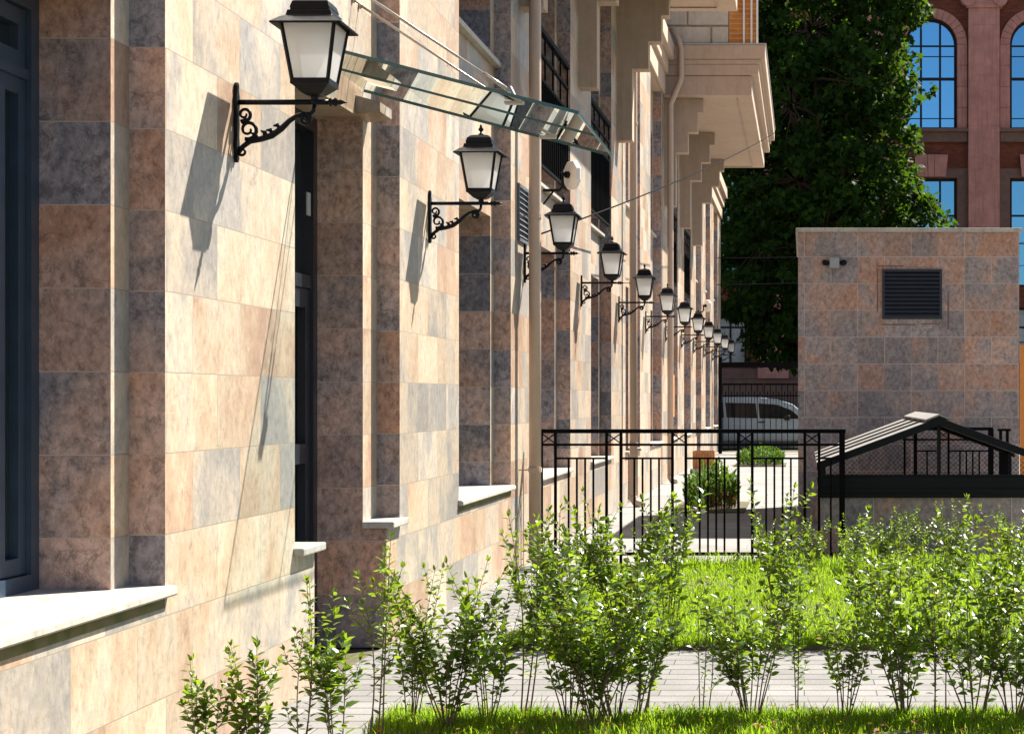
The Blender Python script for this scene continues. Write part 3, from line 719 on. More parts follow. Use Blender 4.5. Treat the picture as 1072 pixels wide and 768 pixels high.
for k in range(11):
    z = gz0+0.035+k*0.0505
    g.add([(ga+t_, BY0-0.026, z), (gb-t_, BY0-0.026, z), (gb-t_, BY0-0.004, z+0.035), (ga+t_, BY0-0.004, z+0.035), (ga+t_, BY0-0.026, z+0.008), (gb-t_, BY0-0.026, z+0.008), (gb-t_, BY0-0.004, z+0.043), (ga+t_, BY0-0.004, z+0.043)], [(0, 3, 2, 1), (4, 5, 6, 7), (0, 1, 5, 4), (2, 3, 7, 6)])
vg = g.build('vent_grille', M['louver'], U)
MB().box(ga+t_, gb-t_, BY0-0.0035, BY0-0.001, gz0+t_, gz1-t_).build('vent_backing', M['rubber'], vg)
# old mortar scars round the vent
sc = MB()
for (p, q, r_, s_) in ((918, 281, 919.2, 326), (992, 305, 993.6, 345), (923, 339, 958, 340.4), (965, 338.6, 984, 339.6), (918, 277.8, 946, 279)):
    sc.box(wx(p, BY0), wx(r_, BY0), BY0-0.0035, BY0-0.0005, wz(s_, BY0), wz(q, BY0))
sc.build('mortar_scar', M['brownstone'], U)
# twin wall lamp
TL = thing('twin_wall_lamp', 'small grey and black twin lamp on the stone utility building', 'lamp', (wx(874, BY0), BY0, wz(275, BY0)))
lx, lz = wx(873.5, BY0), wz(275.5, BY0)
MB().box(lx-0.06, lx+0.06, BY0-0.09, BY0-0.001, lz-0.065, lz+0.065).build('lamp_body', M['grey'], TL, bevel=0.01)
for s_ in (-1, 1): MB().tube([(lx+s_*0.06, BY0-0.05, lz), (lx+s_*0.085, BY0-0.05, lz), (lx+s_*0.135, BY0-0.055, lz+0.005), (lx+s_*0.145, BY0-0.06, lz+0.005)], [0.015, 0.032, 0.036, 0.02], 10).build('lamp_head', M['black'], TL, smooth=True)
# orange hoarding beyond
tag(MB().box(wx(1068, 29), wx(1068, 29)+1.6, 29, 29.06, 0, wz(361, 29)).box(wx(1068, 29)+0.3, wx(1068, 29)+0.36, 28.96, 28.999, 0, wz(364, 29)).box(wx(1068, 29)+1.1, wx(1068, 29)+1.16, 28.96, 28.999, 0, wz(364, 29)).build('orange_hoarding', M['orange']), 'orange panel standing behind the right edge of the stone utility building', 'hoarding')

# ------------------------------------------------------------------ cellar entrance with gabled mesh roof
CY0, CY1 = 17.75, 21.6
cx0, cxr, cx1 = wx(857, CY0)+0.02, wx(983, CY0), 2*wx(983, CY0)-wx(857, CY0)-0.02
E = thing('cellar_entrance', 'low stone cellar entrance under a gabled metal roof with wire mesh ends', 'cellar entrance', (cxr, CY0, 0))
zb0, zb1 = wz(521, CY0), wz(499, CY0)
wl = MB()
wl.box(cx0, cx1, CY0+0.03, CY0+0.25, -0.1, zb0); wl.box(cx0, cx1, CY1-0.25, CY1, -0.1, zb0); wl.box(cx0, cx0+0.22, CY0+0.25, CY1-0.25, -0.1, zb0); wl.box(cx1-0.22, cx1, CY0+0.25, CY1-0.25, -0.1, zb0)
wl.build('wall', M['rose'], E)
bm = MB(); bm.box(cx0-0.02, cx1+0.02, CY0-0.01, CY0+0.2, zb0+0.002, zb1); bm.box(cx0-0.02, cx1+0.02, CY1-0.2, CY1, zb0+0.002, zb0+0.035)
bm.box(cx0-0.02, cx0+0.15, CY0+0.2, CY1-0.2, zb0+0.002, zb0+0.035); bm.box(cx1-0.15, cx1+0.02, CY0+0.2, CY1-0.2, zb0+0.002, zb0+0.035)
bm.box(cx0-0.03, cx1+0.03, CY0-0.03, CY0-0.011, zb0+0.05, zb0+0.09)
bm.build('base_frame', M['black'], E, bevel=0.004)
zr, ze = wz(440, CY0), wz(487, CY0)
exl, exr = wx(855, CY0), 2*cxr-wx(855, CY0)
def roof_pt(x, off=0): 
    f = abs(x-cxr)/(cxr-exl); return zr+(ze-zr)*f+off
for s_, ex in ((-1, exl), (1, exr)):
    rp = MB(); th = 0.03
    rp.prism([(cxr, zr), (ex, ze), (ex, ze+th), (cxr, zr+th)], 'y', CY0-0.06, CY1+0.06)
    ro = rp.build('roof_sheet', M['roofmetal'], E)
    for y in (CY0+0.72, CY0+1.65, CY0+2.75):
        MB().prism([(cxr, zr+th), (ex, ze+th), (ex, ze+th+0.006), (cxr, zr+th+0.006)], 'y', y-0.2, y+0.2).build('roof_seam', M['iron'], ro)
    for y in (CY0-0.085, CY1+0.061): MB().prism([(cxr, zr-0.045), (ex, ze-0.045), (ex, ze+th-0.002), (cxr, zr+th-0.002)], 'y', y, y+0.024).build('rake_trim', M['black'], ro)
MB().prism([(cxr-0.13, zr-0.005+0.0), (cxr, zr+0.045), (cxr+0.13, zr-0.005), (cxr+0.13, zr+0.012), (cxr, zr+0.062), (cxr-0.13, zr+0.012)], 'y', CY0-0.09, CY1+0.09).build('ridge_cap', M['roofmetal'], E)
for yy in (CY0, CY1-0.05):
    p = MB()
    for x in (cx0+0.03, cxr, cx1-0.03): p.box(x-0.018, x+0.018, yy, yy+0.04, zb1 if yy < CY0+1 else zb0+0.035, roof_pt(x, -0.002))
    if yy < CY0+1: p.box(cx0+0.05, cxr-0.02, yy+0.004, yy+0.03, zb1+0.002, zb1+0.022); p.box(cxr+0.02, cx1-0.05, yy+0.004, yy+0.03, zb1+0.002, zb1+0.022)
    p.build('gable_post', M['black'], E)
    if yy > CY0+1: continue
    wm = MB(); stp = 0.046; zlo = zb1+0.02
    for sgn in (1, -1):
        k = -80
        while k < 80:
            # line x = cxr + k*stp + sgn*(z - zlo)
            pts = []
            for n_ in range(0, 41):
                z = zlo+n_*0.016; x = cxr+k*stp+sgn*(z-zlo)
                if cx0+0.04 < x < cx1-0.04 and z < roof_pt(x, -0.05): pts.append((x, yy+0.018+0.003*sgn, z))
            if len(pts) > 1:
                a_, b_ = Vector(pts[0]), Vector(pts[-1]); wm.bar(a_, b_, 0.0032, 0.0032, (0, 1, 0))
            k += 1
    wm.build('wire_mesh', M['iron'], E)
# railing seen through the mesh, and a framed post beside it
RY = 22.3
def rx(p): return wx(p, RY)
RL = thing('iron_railing', 'black iron railing with a crossed panel behind the gabled cellar roof', 'fence', (rx(990), RY, 0))
fence_run(RL, RY, rx(945), [(rx(947), rx(959)), (rx(982), rx(993))], rx(1037), wz(447, RY), wz(459, RY), wz(471, RY), 0.25, zlow=0.1)
MB().box(rx(1034.5), rx(1040), RY-0.03, RY+0.03, 0, wz(449, RY)).build('end_post', M['iron'], RL)
GP = thing('iron_post', 'short black double iron post with a flat cap beside the stone utility building', 'post', (rx(1051), RY, 0))
MB().box(rx(1046), rx(1056), RY-0.05, RY+0.05, 0, wz(464, RY)).build('post_base', M['iron'], GP)
MB().box(rx(1046), rx(1049), RY-0.02, RY+0.02, wz(464, RY), wz(451, RY)).box(rx(1053), rx(1056), RY-0.02, RY+0.02, wz(464, RY), wz(451, RY)).build('post_prong', M['iron'], GP)
MB().box(rx(1044.5), rx(1057.5), RY-0.06, RY+0.06, wz(451, RY), wz(448.5, RY)).build('post_cap', M['iron'], GP)

# ------------------------------------------------------------------ courtyard furniture beyond the fence
yb_ = 38.5
WB = thing('litter_bin', 'square slatted orange-brown wooden litter bin by the facade', 'bin', (wx(737, yb_), yb_, 0))
bxm = wx(737, yb_)
hw = 0.21; z0, z1 = 0.10, wz(471.5, yb_)
for k in range(7):
    x = bxm-hw+0.03+k*(2*hw-0.06)/6
    for y in (yb_-hw, yb_+hw): MB().box(x-0.026, x+0.026, y-0.012, y+0.012, z0, z1).build('slat', M['wood'], WB)
    yy = yb_-hw+0.03+k*(2*hw-0.06)/6
    for xx in (bxm-hw, bxm+hw): MB().box(xx-0.012, xx+0.012, yy-0.022, yy+0.022, z0, z1-0.002).build('slat', M['wood'], WB)
MB().box(bxm-hw+0.02, bxm+hw-0.02, yb_-hw+0.02, yb_+hw-0.02, z0, z1-0.05).build('liner', M['rubber'], WB)
MB().box(bxm-hw-0.03, bxm+hw+0.03, yb_-hw-0.03, yb_+hw+0.03, 0, 0.11).build('base', M['concrete'], WB)

def leaf_quad(mb, p, d, n, L, W):
    """pointed oval leaf of two folded halves: p base, d direction, n up normal"""
    d = d.normalized(); s_ = d.cross(n)
    if s_.length < 1e-4: s_ = d.cross(Vector((1, 0.3, 0)))
    s_.normalize(); n = s_.cross(d).normalized()
    a = p+d*L*0.35-n*0.0; 
    vs_ = [p, p+d*L*0.30+s_*W*0.46+n*W*0.14, p+d*L*0.65+s_*W*0.40+n*W*0.12-n*L*0.03, p+d*L-n*L*0.10, p+d*L*0.65-s_*W*0.40+n*W*0.12-n*L*0.03, p+d*L*0.30-s_*W*0.46+n*W*0.14, p+d*L*0.32, p+d*L*0.66-n*L*0.03]
    mb.add(vs_, [(0, 1, 6), (1, 2, 7, 6), (2, 3, 7), (0, 6, 5), (6, 7, 4, 5), (7, 3, 4)])
def randdir(rg):
    z = rg.uniform(-1, 1); a = rg.uniform(0, 6.283); r = math.sqrt(1-z*z); return Vector((r*math.cos(a), r*math.sin(a), z))

def bed_bush(label, x, y, rx_, ry_, h, seed, dry):
    rg = random.Random(seed)
    t = thing('bed_shrub', label, 'bush', (x, y, 0))
    lf = MB(); st = MB(); dr = MB()
    for k in range(150):
        a = rg.uniform(0, 6.283); rr = math.sqrt(rg.random())
        bx, by = x+rx_*rr*math.cos(a), y+ry_*rr*math.sin(a)
        hh = h*(1-0.45*rr**2)*rg.uniform(0.7, 1.1)
        tip = Vector((bx+rx_*0.25*rr*math.cos(a)*rg.uniform(0.2, 1), by+ry_*0.25*rr*math.sin(a), hh))
        b0 = Vector((bx, by, 0.0))
        st.tube([b0, b0.lerp(tip, 0.5)+Vector((0, 0, 0.02)), tip], [0.005, 0.004, 0.002], 4, False)
        for j in range(16):
            f = 0.2+0.8*j/15; p = b0.lerp(tip, f); d = randdir(rg); d.z = abs(d.z)*0.8+0.5
            (dr if (dry and f < 0.55 and rg.random() < 0.4 and math.cos(a) > 0.2) else lf).__class__  # keep
            tgt = dr if (dry and f < 0.6 and math.cos(a) > 0.1 and rr > 0.6 and rg.random() < 0.6) else lf
            leaf_quad(tgt, p, d, randdir(rg), rg.uniform(0.06, 0.10), 0.035)
    st.build('stems', M['twig'], t); lf.build('foliage', M['bedleaf'], t)
    if dry: dr.build('dry_foliage', M['dryleaf'], t)
bed_bush('green bush with dry orange leaves low on its right, in the courtyard behind the fence', wx(744, 26.2), 26.5, 0.36, 1.1, 0.62, 11, True)
bed_bush('low wide green bush in front of the iron gate', wx(796, 43.5), 43.7, 0.50, 0.9, 0.45, 12, False)
kind(MB().box(wx(744, 26.2)-0.5, wx(744, 26.2)+0.5, 25.3, 27.8, -0.1, 0.02).build('planting_bed', M['soil']), 'structure')
kind(MB().box(wx(796, 43.5)-0.6, wx(796, 43.5)+0.6, 42.7, 44.8, -0.1, 0.02).build('planting_bed', M['soil']), 'structure')

# ------------------------------------------------------------------ gate and the van beyond
GY = 53.0
G = thing('iron_gate', 'tall black barred gate closing the end of the courtyard', 'gate', (wx(795, GY), GY, 0))
gx0, gx1 = wx(754, GY), wx(836, GY)+0.25
gt = wz(403, GY)
fr = MB(); fr.box(gx0-0.05, gx0+0.05, GY-0.05, GY+0.05, 0, 2.75); fr.box(gx1-0.05, gx1+0.05, GY-0.05, GY+0.05, 0, 2.75); fr.box(gx0+0.05, gx1-0.05, GY-0.04, GY+0.04, 2.45, 2.6)
fr.build('gate_frame', M['iron'], G)
gm = (gx0+gx1)/2
for a_, b_ in ((gx0+0.06, gm-0.01), (gm+0.01, gx1-0.06)):
    lf = MB(); lf.box(a_, b_, GY-0.02, GY+0.02, gt, gt+0.05); lf.box(a_, b_, GY-0.02, GY+0.02, 0.10, 0.15); lf.box(a_, b_, GY-0.02, GY+0.02, gt-0.32, gt-0.28)
    n = 7
    for k in range(n+1):
        x = a_+0.012+(b_-a_-0.024)*k/n
        lf.box(x-0.011, x+0.011, GY-0.012, GY+0.012, 0.15, gt+0.0)
        if k < n: lf.rings([(0.004, 0.0), (0.02, 0.05), (0.003, 0.12)], (x+0.08, GY, gt-0.28), 4); lf.box(x+0.08-0.008, x+0.08+0.008, GY-0.01, GY+0.01, gt-0.6, gt-0.32)
    lf.build('gate_leaf', M['iron'], G)

VY = 57.6
V = thing('van', 'white van with dark side windows parked across the street end behind the gate', 'van', (-1.4, VY, -0.1))
vg = -0.10
prof = [(-3.7, 0.32), (-3.78, 0.75), (-3.70, 1.05), (-3.55, 1.45), (-3.30, 1.62), (-2.6, 1.70), (-1.6, 1.70), (-0.85, 1.64), (-0.35, 1.47), (0.18, 1.02), (0.70, 0.86), (0.92, 0.66), (0.95, 0.32)]
body = MB().prism([(x, z+vg+0.02) for x, z in prof], 'y', VY, VY+1.75)
vb = body.build('body', M['vanpaint'], V, bevel=0.05)
def sidewin(pts, name='side_window'):
    MB().prism([(x, z+vg+0.02) for x, z in pts], 'y', VY-0.012, VY+0.02).build(name, M['vanglass'], V)
sidewin([(-3.45, 1.08), (-3.36, 1.44), (-2.52, 1.52), (-2.48, 1.06)])
sidewin([(-2.40, 1.06), (-2.44, 1.52), (-1.50, 1.50), (-1.46, 1.04)])
sidewin([(-1.38, 1.04), (-1.42, 1.50), (-0.85, 1.46), (-0.42, 1.30), (-0.08, 1.02)])
MB().prism([(-0.80, 1.655+vg+0.03), (-0.36, 1.49+vg+0.03), (0.14, 1.065+vg+0.03), (0.10, 1.03+vg), (-0.38, 1.44+vg), (-0.82, 1.60+vg)], 'y', VY+0.12, VY+1.63).build('windscreen', M['vanglass'], V)
for x in (-2.95, 0.10):
    for y in (VY-0.02, VY+1.57):
        tyre = MB(); 
        ps = [(x+0.31*math.cos(a), 0.31+vg+0.31*math.sin(a)) for a in [k*2*math.pi/28 for k in range(28)]]
        tyre.prism(ps, 'y', y, y+0.2); to = tyre.build('tyre', M['rubber'], V)
        MB().prism([(x+0.19*math.cos(a), 0.31+vg+0.19*math.sin(a)) for a in [k*2*math.pi/20 for k in range(20)]], 'y', y-0.012, y+0.004).build('rim', M['grey'], to)
MB().box(-0.62, -0.44, VY-0.20, VY-0.03, 1.00+vg, 1.16+vg).build('mirror', M['rubber'], V, bevel=0.03)
MB().box(-1.42, -1.22, VY-0.025, VY-0.005, 0.92+vg, 0.96+vg).build('handle', M['rubber'], V)
MB().box(-3.72, 0.9, VY-0.015, VY+0.01, 0.40+vg, 0.48+vg).build('side_strip', M['grey'], V)
for y in (VY+0.2, VY+1.5): MB().box(-3.1, -1.3, y, y+0.04, 1.745+vg, 1.775+vg).box(-3.05, -3.0, y, y+0.04, 1.70+vg, 1.745+vg).box(-1.4, -1.35, y, y+0.04, 1.70+vg, 1.745+vg).build('roof_rail', M['grey'], V)

# ------------------------------------------------------------------ red brick building
KY = 76.0
K = thing('brick_building', 'dark red brick building with tall arched windows and pink pilasters behind the tree', 'building', (wx(978, KY), KY, 0))
cw = wx(974.5, KY); stp = 110*KY/F
wins = [cw+stp*k for k in range(-5, 4)]
hwid = 1.052
xs0, xs1 = wins[0]-stp/2, wins[-1]+stp/2
rows = [(0.9, 1.6, None), (wz(382, KY), wz(322, KY), 'g'), (wz(300, KY), wz(187, KY), 'm'), (wz(135, KY), wz(20, KY), 'a')]
rows = rows[1:]
zt_ = 22.0
bw = MB(); zz = 0.0
TH = 0.45
for (z0, z1, k) in rows:
    bw.box(xs0, xs1, KY, KY+TH, zz, z0)
    prev = xs0
    for x in wins:
        bw.box(prev, x-hwid, KY, KY+TH, z0, z1); prev = x+hwid
        if k == 'a':
            cz_ = z1-hwid; n = 12
            for s_ in (-1, 1):
                poly = [(x+s_*hwid, z1)]+[(x+s_*hwid*math.cos(a), cz_+hwid*math.sin(a)) for a in [j*math.pi/2/n for j in range(n+1)]]
                poly[-1] = (x, z1-0.0005)
                bw.prism(poly, 'y', KY, KY+TH)
    bw.box(prev, xs1, KY, KY+TH, z0, z1)
    zz = z1
bw.box(xs0, xs1, KY, KY+TH, zz, zt_)
bw.build('wall', M['brick'], K)
MB().box(xs0, xs1, KY+TH+0.25, KY+12, -0.1, zt_-0.1).build('building_body', M['rubber'], K)
bs = MB(); bs.box(xs0, xs1, KY-0.12, KY-0.002, -0.1, wz(396, KY)); bs.box(xs0, xs1, KY-0.16, KY-0.002, wz(396, KY), wz(386, KY))
bs.build('base_course', M['brownstone'], K)
for x in wins:
    for (z0, z1, k) in rows:
        f = MB(); ya_, yb2 = KY+0.18, KY+0.28; t = 0.09
        if k == 'a':
            cz_ = z1-hwid
            n = 16
            outer = [(x+hwid*math.cos(a), cz_+hwid*math.sin(a)) for a in [j*math.pi/n for j in range(n+1)]]
            inner = [(x+(hwid-t)*math.cos(a), cz_+(hwid-t)*math.sin(a)) for a in [j*math.pi/n for j in range(n+1)]]
            for j in range(n): f.prism([outer[j], outer[j+1], inner[j+1], inner[j]], 'y', ya_, yb2)
            f.box(x-hwid, x-hwid+t, ya_, yb2, z0, cz_); f.box(x+hwid-t, x+hwid, ya_, yb2, z0, cz_); f.box(x-hwid+t, x+hwid-t, ya_, yb2, z0, z0+t)
            for xx, tt, top in ((x-0.39, 0.085, z1-0.16), (x+0.39, 0.085, z1-0.16)):
                if tt: f.box(xx-tt/2, xx+tt/2, ya_+0.01, yb2-0.01, z0+t, top)
            H = z1-z0
            for fr_, tt in ((0.46, 0.12), (0.76, 0.07), (0.665, 0.035), (0.10, 0.035)):
                zc = z0+H*fr_; f.box(x-hwid+t, x+hwid-t, ya_+0.012, yb2-0.012, zc-tt/2, zc+tt/2)
            pane = [(x-hwid+t/2, z0+t/2), (x+hwid-t/2, z0+t/2)]+[(x+(hwid-t/2)*math.cos(a), cz_+(hwid-t/2)*math.sin(a)) for a in [j*math.pi/n for j in range(n+1)]]
        else:
            f.box(x-hwid, x-hwid+t, ya_, yb2, z0, z1); f.box(x+hwid-t, x+hwid, ya_, yb2, z0, z1); f.box(x-hwid+t, x+hwid-t, ya_, yb2, z0, z0+t); f.box(x-hwid+t, x+hwid-t, ya_, yb2, z1-t, z1)
            for xx in (x-0.39, x+0.39): f.box(xx-0.04, xx+0.04, ya_+0.01, yb2-0.01, z0+t, z1-t)
            for fr_, tt in ((0.66, 0.08), (0.40, 0.035)):
                zc = z0+(z1-z0)*fr_; f.box(x-hwid+t, x+hwid-t, ya_+0.012, yb2-0.012, zc-tt/2, zc+tt/2)
            pane = [(x-hwid+t/2, z0+t/2), (x+hwid-t/2, z0+t/2), (x+hwid-t/2, z1-t/2), (x-hwid+t/2, z1-t/2)]
        fo = f.build('window', M['rubber'], K)
        MB().prism(pane, 'y', ya_+0.04, ya_+0.055).build('pane', M['curtain' if k == 'g' else 'bluepane'], fo)
        if k == 'a':
            s_ = MB(); cz_ = z1-hwid; n = 16
            ro, ri = hwid+0.42, hwid+0.02
            for j in range(n):
                a0, a1 = j*math.pi/n+0.006, (j+1)*math.pi/n-0.006
                s_.prism([(x+ro*math.cos(a0), cz_+ro*math.sin(a0)), (x+ro*math.cos(a1), cz_+ro*math.sin(a1)), (x+ri*math.cos(a1), cz_+ri*math.sin(a1)), (x+ri*math.cos(a0), cz_+ri*math.sin(a0))], 'y', KY-0.10, KY-0.002)
            for sg in (-1, 1):
                for j in range(4):
                    h0, h1 = z0+(cz_-z0)*j/4+0.008, z0+(cz_-z0)*(j+1)/4-0.008
                    xa, xb = sorted((x+sg*ri, x+sg*ro)); s_.box(xa, xb, KY-0.10, KY-0.002, h0, h1)
            s_.build('surround', M['trim'], fo)
            MB().box(x-hwid-0.5, x+hwid+0.5, KY-0.28, KY-0.002, z0-0.14, z0-0.001).box(x-hwid-0.42, x+hwid+0.42, KY-0.16, KY-0.002, z0-0.55, z0-0.142).build('sill', M['brownstone'], fo)
        elif k == 'm':
            s_ = MB()
            for sg in (-1, 1):
                xa, xb = sorted((x+sg*(hwid+0.02), x+sg*(hwid+0.36))); s_.box(xa, xb, KY-0.08, KY-0.002, z0, z1+0.02)
                xa, xb = sorted((x+sg*(hwid+0.36), x+sg*(hwid+0.45))); s_.box(xa, xb, KY-0.12, KY-0.002, z0, z1+0.4)
            s_.box(x-hwid-0.36, x+hwid+0.36, KY-0.08, KY-0.002, z1+0.022, z1+0.4)
            s_.build('surround', M['brownstone'], fo)
            kx = MB()
            for q0, q1, r0, r1 in ((-0.60, -0.14, -0.68, -0.16), (0.14-0.26, 0.12, -0.14, 0.14), (0.14, 0.60, 0.16, 0.68)):
                kx.prism([(x+q0, z1+0.05), (x+q1, z1+0.05), (x+r1, z1+0.95), (x+r0, z1+0.95)], 'y', KY-0.24, KY-0.122)
            kx.build('keystone', M['trim'], fo)
for k in range(len(wins)-1):
    x = (wins[k]+wins[k+1])/2; p = MB(); h = 0.63; z = wz(396, KY)
    zc = wz(10, KY)
    while z < zc-0.2:
        z2 = min(z+2.05, zc); p.box(x-h, x+h, KY-0.30, KY-0.002, z+0.012, z2); p.box(x-h+0.01, x+h-0.01, KY-0.29, KY-0.002, z, z+0.012); z = z2
    po = p.build('pilaster', M['trim'], K)
    c_ = MB(); c_.box(x-h-0.10, x+h+0.10, KY-0.38, KY-0.002, zc, zc+0.14); c_.box(x-h, x+h, KY-0.34, KY-0.002, zc+0.14, zc+0.62); c_.box(x-h-0.28, x+h+0.28, KY-0.46, KY-0.002, zc+0.62, zc+0.82)
    for sg in (-1, 1): c_.prism([(x+sg*(h+0.02)+0.30*math.cos(a), zc+0.36+0.30*math.sin(a)) for a in [j*2*math.pi/20 for j in range(20)]], 'y', KY-0.44, KY-0.05)
    c_.build('capital', M['trim'], po)
MB().box(xs0, xs1, KY-0.6, KY-0.002, 18.9, 19.5).box(xs0, xs1, KY-0.9, KY-0.002, 19.5, 20.0).build('cornice', M['trim'], K)

# ------------------------------------------------------------------ the big tree
def make_tree(name, label, ty, lobes, trunk_x, seed, nper, leaf):
    rg = random.Random(seed)
    t = thing(name, label, 'tree', (trunk_x, ty, 0))
    tr = MB(); top = Vector((trunk_x+0.5, ty, 9.0))
    tr.tube([(trunk_x, ty, -0.1), (trunk_x+0.05, ty, 1.2), (trunk_x-0.05, ty+0.1, 3), (trunk_x+0.15, ty, 5.5), tuple(top)], [0.38, 0.30, 0.26, 0.2, 0.12], 10)
    cr = MB()
    for (px, py, r, dy) in lobes:
        c = Vector((wx(px, ty+dy), ty+dy, wz(py, ty+dy))); rr = r*ty/F
        base = Vector((trunk_x+0.05, ty, min(max(2.2, c.z-2.5), 7.5)))
        mid = base.lerp(c, 0.5)+Vector((rg.uniform(-.3, .3), rg.uniform(-.3, .3), 0.5))
        tr.tube([base, mid, c], [0.13, 0.08, 0.03], 6)
        ncl = int(16*rr**1.7)+8
        for _ in range(ncl):
            d = randdir(rg); q = c+d*rr*(0.45+0.55*rg.random()**0.5)
            cs = rg.uniform(0.28, 0.6)
            nl = int(nper*cs*cs*5)
            if rg.random() < 0.5: tr.tube([c.lerp(q, 0.15), c.lerp(q, 0.6)+Vector((0, 0, 0.1)), q], [0.03, 0.02, 0.008], 4, False)
            for _ in range(nl):
                e = randdir(rg)*cs*rg.random()**0.4; e.z *= 0.65
                p = q+e
                dd = (randdir(rg)+Vector((0, 0, -0.5))+d*0.6); n = randdir(rg)+Vector((0, 0, 0.9))
                L = leaf*rg.uniform(0.7, 1.25)
                dd.normalize(); s_ = dd.cross(n)
                if s_.length < 1e-3: continue
                s_.normalize(); n = s_.cross(dd)
                W = L*0.52
                cr.add([p, p+dd*L*0.30+s_*W*0.55, p+dd*L*0.42+s_*W*1.0+n*L*0.05, p+dd*L*0.62+s_*W*0.5, p+dd*L-n*L*0.12, p+dd*L*0.62-s_*W*0.5, p+dd*L*0.42-s_*W*1.0+n*L*0.05, p+dd*L*0.30-s_*W*0.55],
                       [(0, 1, 7), (1, 2, 3), (1, 3, 5, 7), (3, 4, 5), (5, 6, 7)])
    tr.build('trunk', M['bark'], t, smooth=True); cr.build('crown', M['treeleaf'], t)
    return t
lobes = [(925, 15, 48, 0), (890, -35, 70, 0.4), (940, -20, 40, -0.5), (895, 85, 62, -1.2), (925, 95, 38, -1.6), (918, 150, 40, -1.5), (935, 205, 40, -1.0), (955, 228, 34, -0.8), (880, 190, 65, -1.6), (850, 30, 60, 0),
         (830, 110, 62, -1.0), (835, 190, 60, -1.2), (860, 260, 66, -1.4), (920, 270, 60, -0.6), (800, 255, 52, -0.5), (790, 180, 50, 0.6), (795, 60, 52, 0.6), (785, -10, 55, 0.8), (830, -60, 70, 0.5), (770, 250, 34, 1.0), (815, 310, 46, -0.5), (860, 325, 40, -1.0), (830, 340, 42, 1.5), (815, 355, 30, 0.5), (850, 300, 60, 2.2), (800, 120, 60, 2.2), (840, 60, 70, 2.4), (820, 240, 60, 2.6), (900, 60, 55, 2.2), (875, 150, 65, 2.6), (790, 230, 45, 2.4), (905, 250, 50, 2.4), (775, 115, 42, 1.4), (770, 315, 24, 1.0), (880, 120, 50, 1.8), (860, 210, 55, 2.0), (920, 215, 45, 1.6)]
make_tree('maple_tree', 'large dark leafy maple filling the gap between the facade and the brick building', 65.0, lobes, wx(868, 65), 21, 26, 0.25)

# ------------------------------------------------------------------ young shrubs
def shrub_mesh(seed, h, nst, spread, leaf, bare=0.12):
    rg = random.Random(seed); st = MB(); lf = MB()
    for s_ in range(nst):
        a = rg.uniform(0, 6.283); hh = h*rg.uniform(0.55, 1.0) if s_ else h
        lean = spread*rg.uniform(0.15, 1.0)
        b0 = Vector((0.05*math.cos(a)*rg.random(), 0.05*math.sin(a)*rg.random(), 0))
        top = b0+Vector((math.cos(a)*lean, math.sin(a)*lean, hh))
        wob = Vector((rg.uniform(-.04, .04), rg.uniform(-.04, .04), 0)); pts = []
        for k in range(9):
            f = k/8; p = b0.lerp(top, f); p += wob*math.sin(f*3.1)+Vector((math.cos(a), math.sin(a), 0))*(-lean*0.35*f*(1-f)); pts.append(p)
        st.tube(pts, [0.0042*(1-0.7*k/8) for k in range(9)], 5, False)
        def leaves_along(pp, l0, l1, step, lsz):
            L = sum((pp[i+1]-pp[i]).length for i in range(len(pp)-1)); n = max(3, int(L*(l1-l0)/step)); ph = rg.uniform(0, 6.28)
            for j in range(n):
                f = l0+(l1-l0)*(j+rg.random()*0.5)/n; f = min(f, 0.999); q = f*(len(pp)-1); i = int(q); p = pp[i].lerp(pp[i+1], q-i)
                tng = (pp[i+1]-pp[i]).normalized(); an = ph+j*2.4
                out = Vector((math.cos(an), math.sin(an), 0)); up_ = rg.uniform(0.1, 0.75)*(0.7+0.6*f)
                d = out+tng*up_+Vector((0, 0, rg.uniform(-0.15, 0.25)))
                n_ = tng*1.0-out*0.3+randdir(rg)*0.45
                sz = lsz*rg.uniform(0.65, 1.15)*(0.75+0.25*math.sin(f*3.0))
                leaf_quad(lf, p+out*0.004, d, n_, sz, sz*rg.uniform(0.48, 0.62))
            for j in range(3): leaf_quad(lf, pp[-1], (pp[-1]-pp[-2]).normalized()+randdir(rg)*0.5, randdir(rg), lsz*0.7, lsz*0.33)
        leaves_along(pts, bare+rg.uniform(0, 0.3), 1.0, rg.uniform(0.015, 0.022), leaf*rg.uniform(0.75, 1.15))
        for _ in range(rg.randint(2, 5)):
            f = rg.uniform(0.25, 0.8); q = f*8; i = int(q); p = pts[i].lerp(pts[i+1], q-i)
            an = rg.uniform(0, 6.283); L = hh*rg.uniform(0.12, 0.30)
            tp = p+Vector((math.cos(an)*L*0.55, math.sin(an)*L*0.55, L*0.85)); md = p.lerp(tp, 0.5)+Vector((math.cos(an), math.sin(an), 0))*0.02
            st.tube([p, md, tp], [0.0026, 0.002, 0.001], 4, False)
            leaves_along([p, md, tp], 0.15, 1.0, 0.016, leaf*0.9)
    return st, lf
protos = {}
def get_proto(kind_, v):
    key = (kind_, v)
    if key not in protos:
        h, n, sp, lf_ = {'tall': (0.92, 7, 0.26, 0.066), 'bushy': (0.84, 11, 0.36, 0.065), 'thin': (0.88, 3, 0.06, 0.054), 'sprig': (0.75, 4, 0.13, 0.084), 'low': (0.62, 8, 0.22, 0.060)}[kind_]
        st, lf = shrub_mesh(100+v*7+hash(kind_) % 1 + {'tall': 1, 'bushy': 2, 'thin': 3, 'sprig': 4, 'low': 5}[kind_]*1000, h, n, sp, lf_)
        protos[key] = (st, lf, [None, None])
    return protos[key]
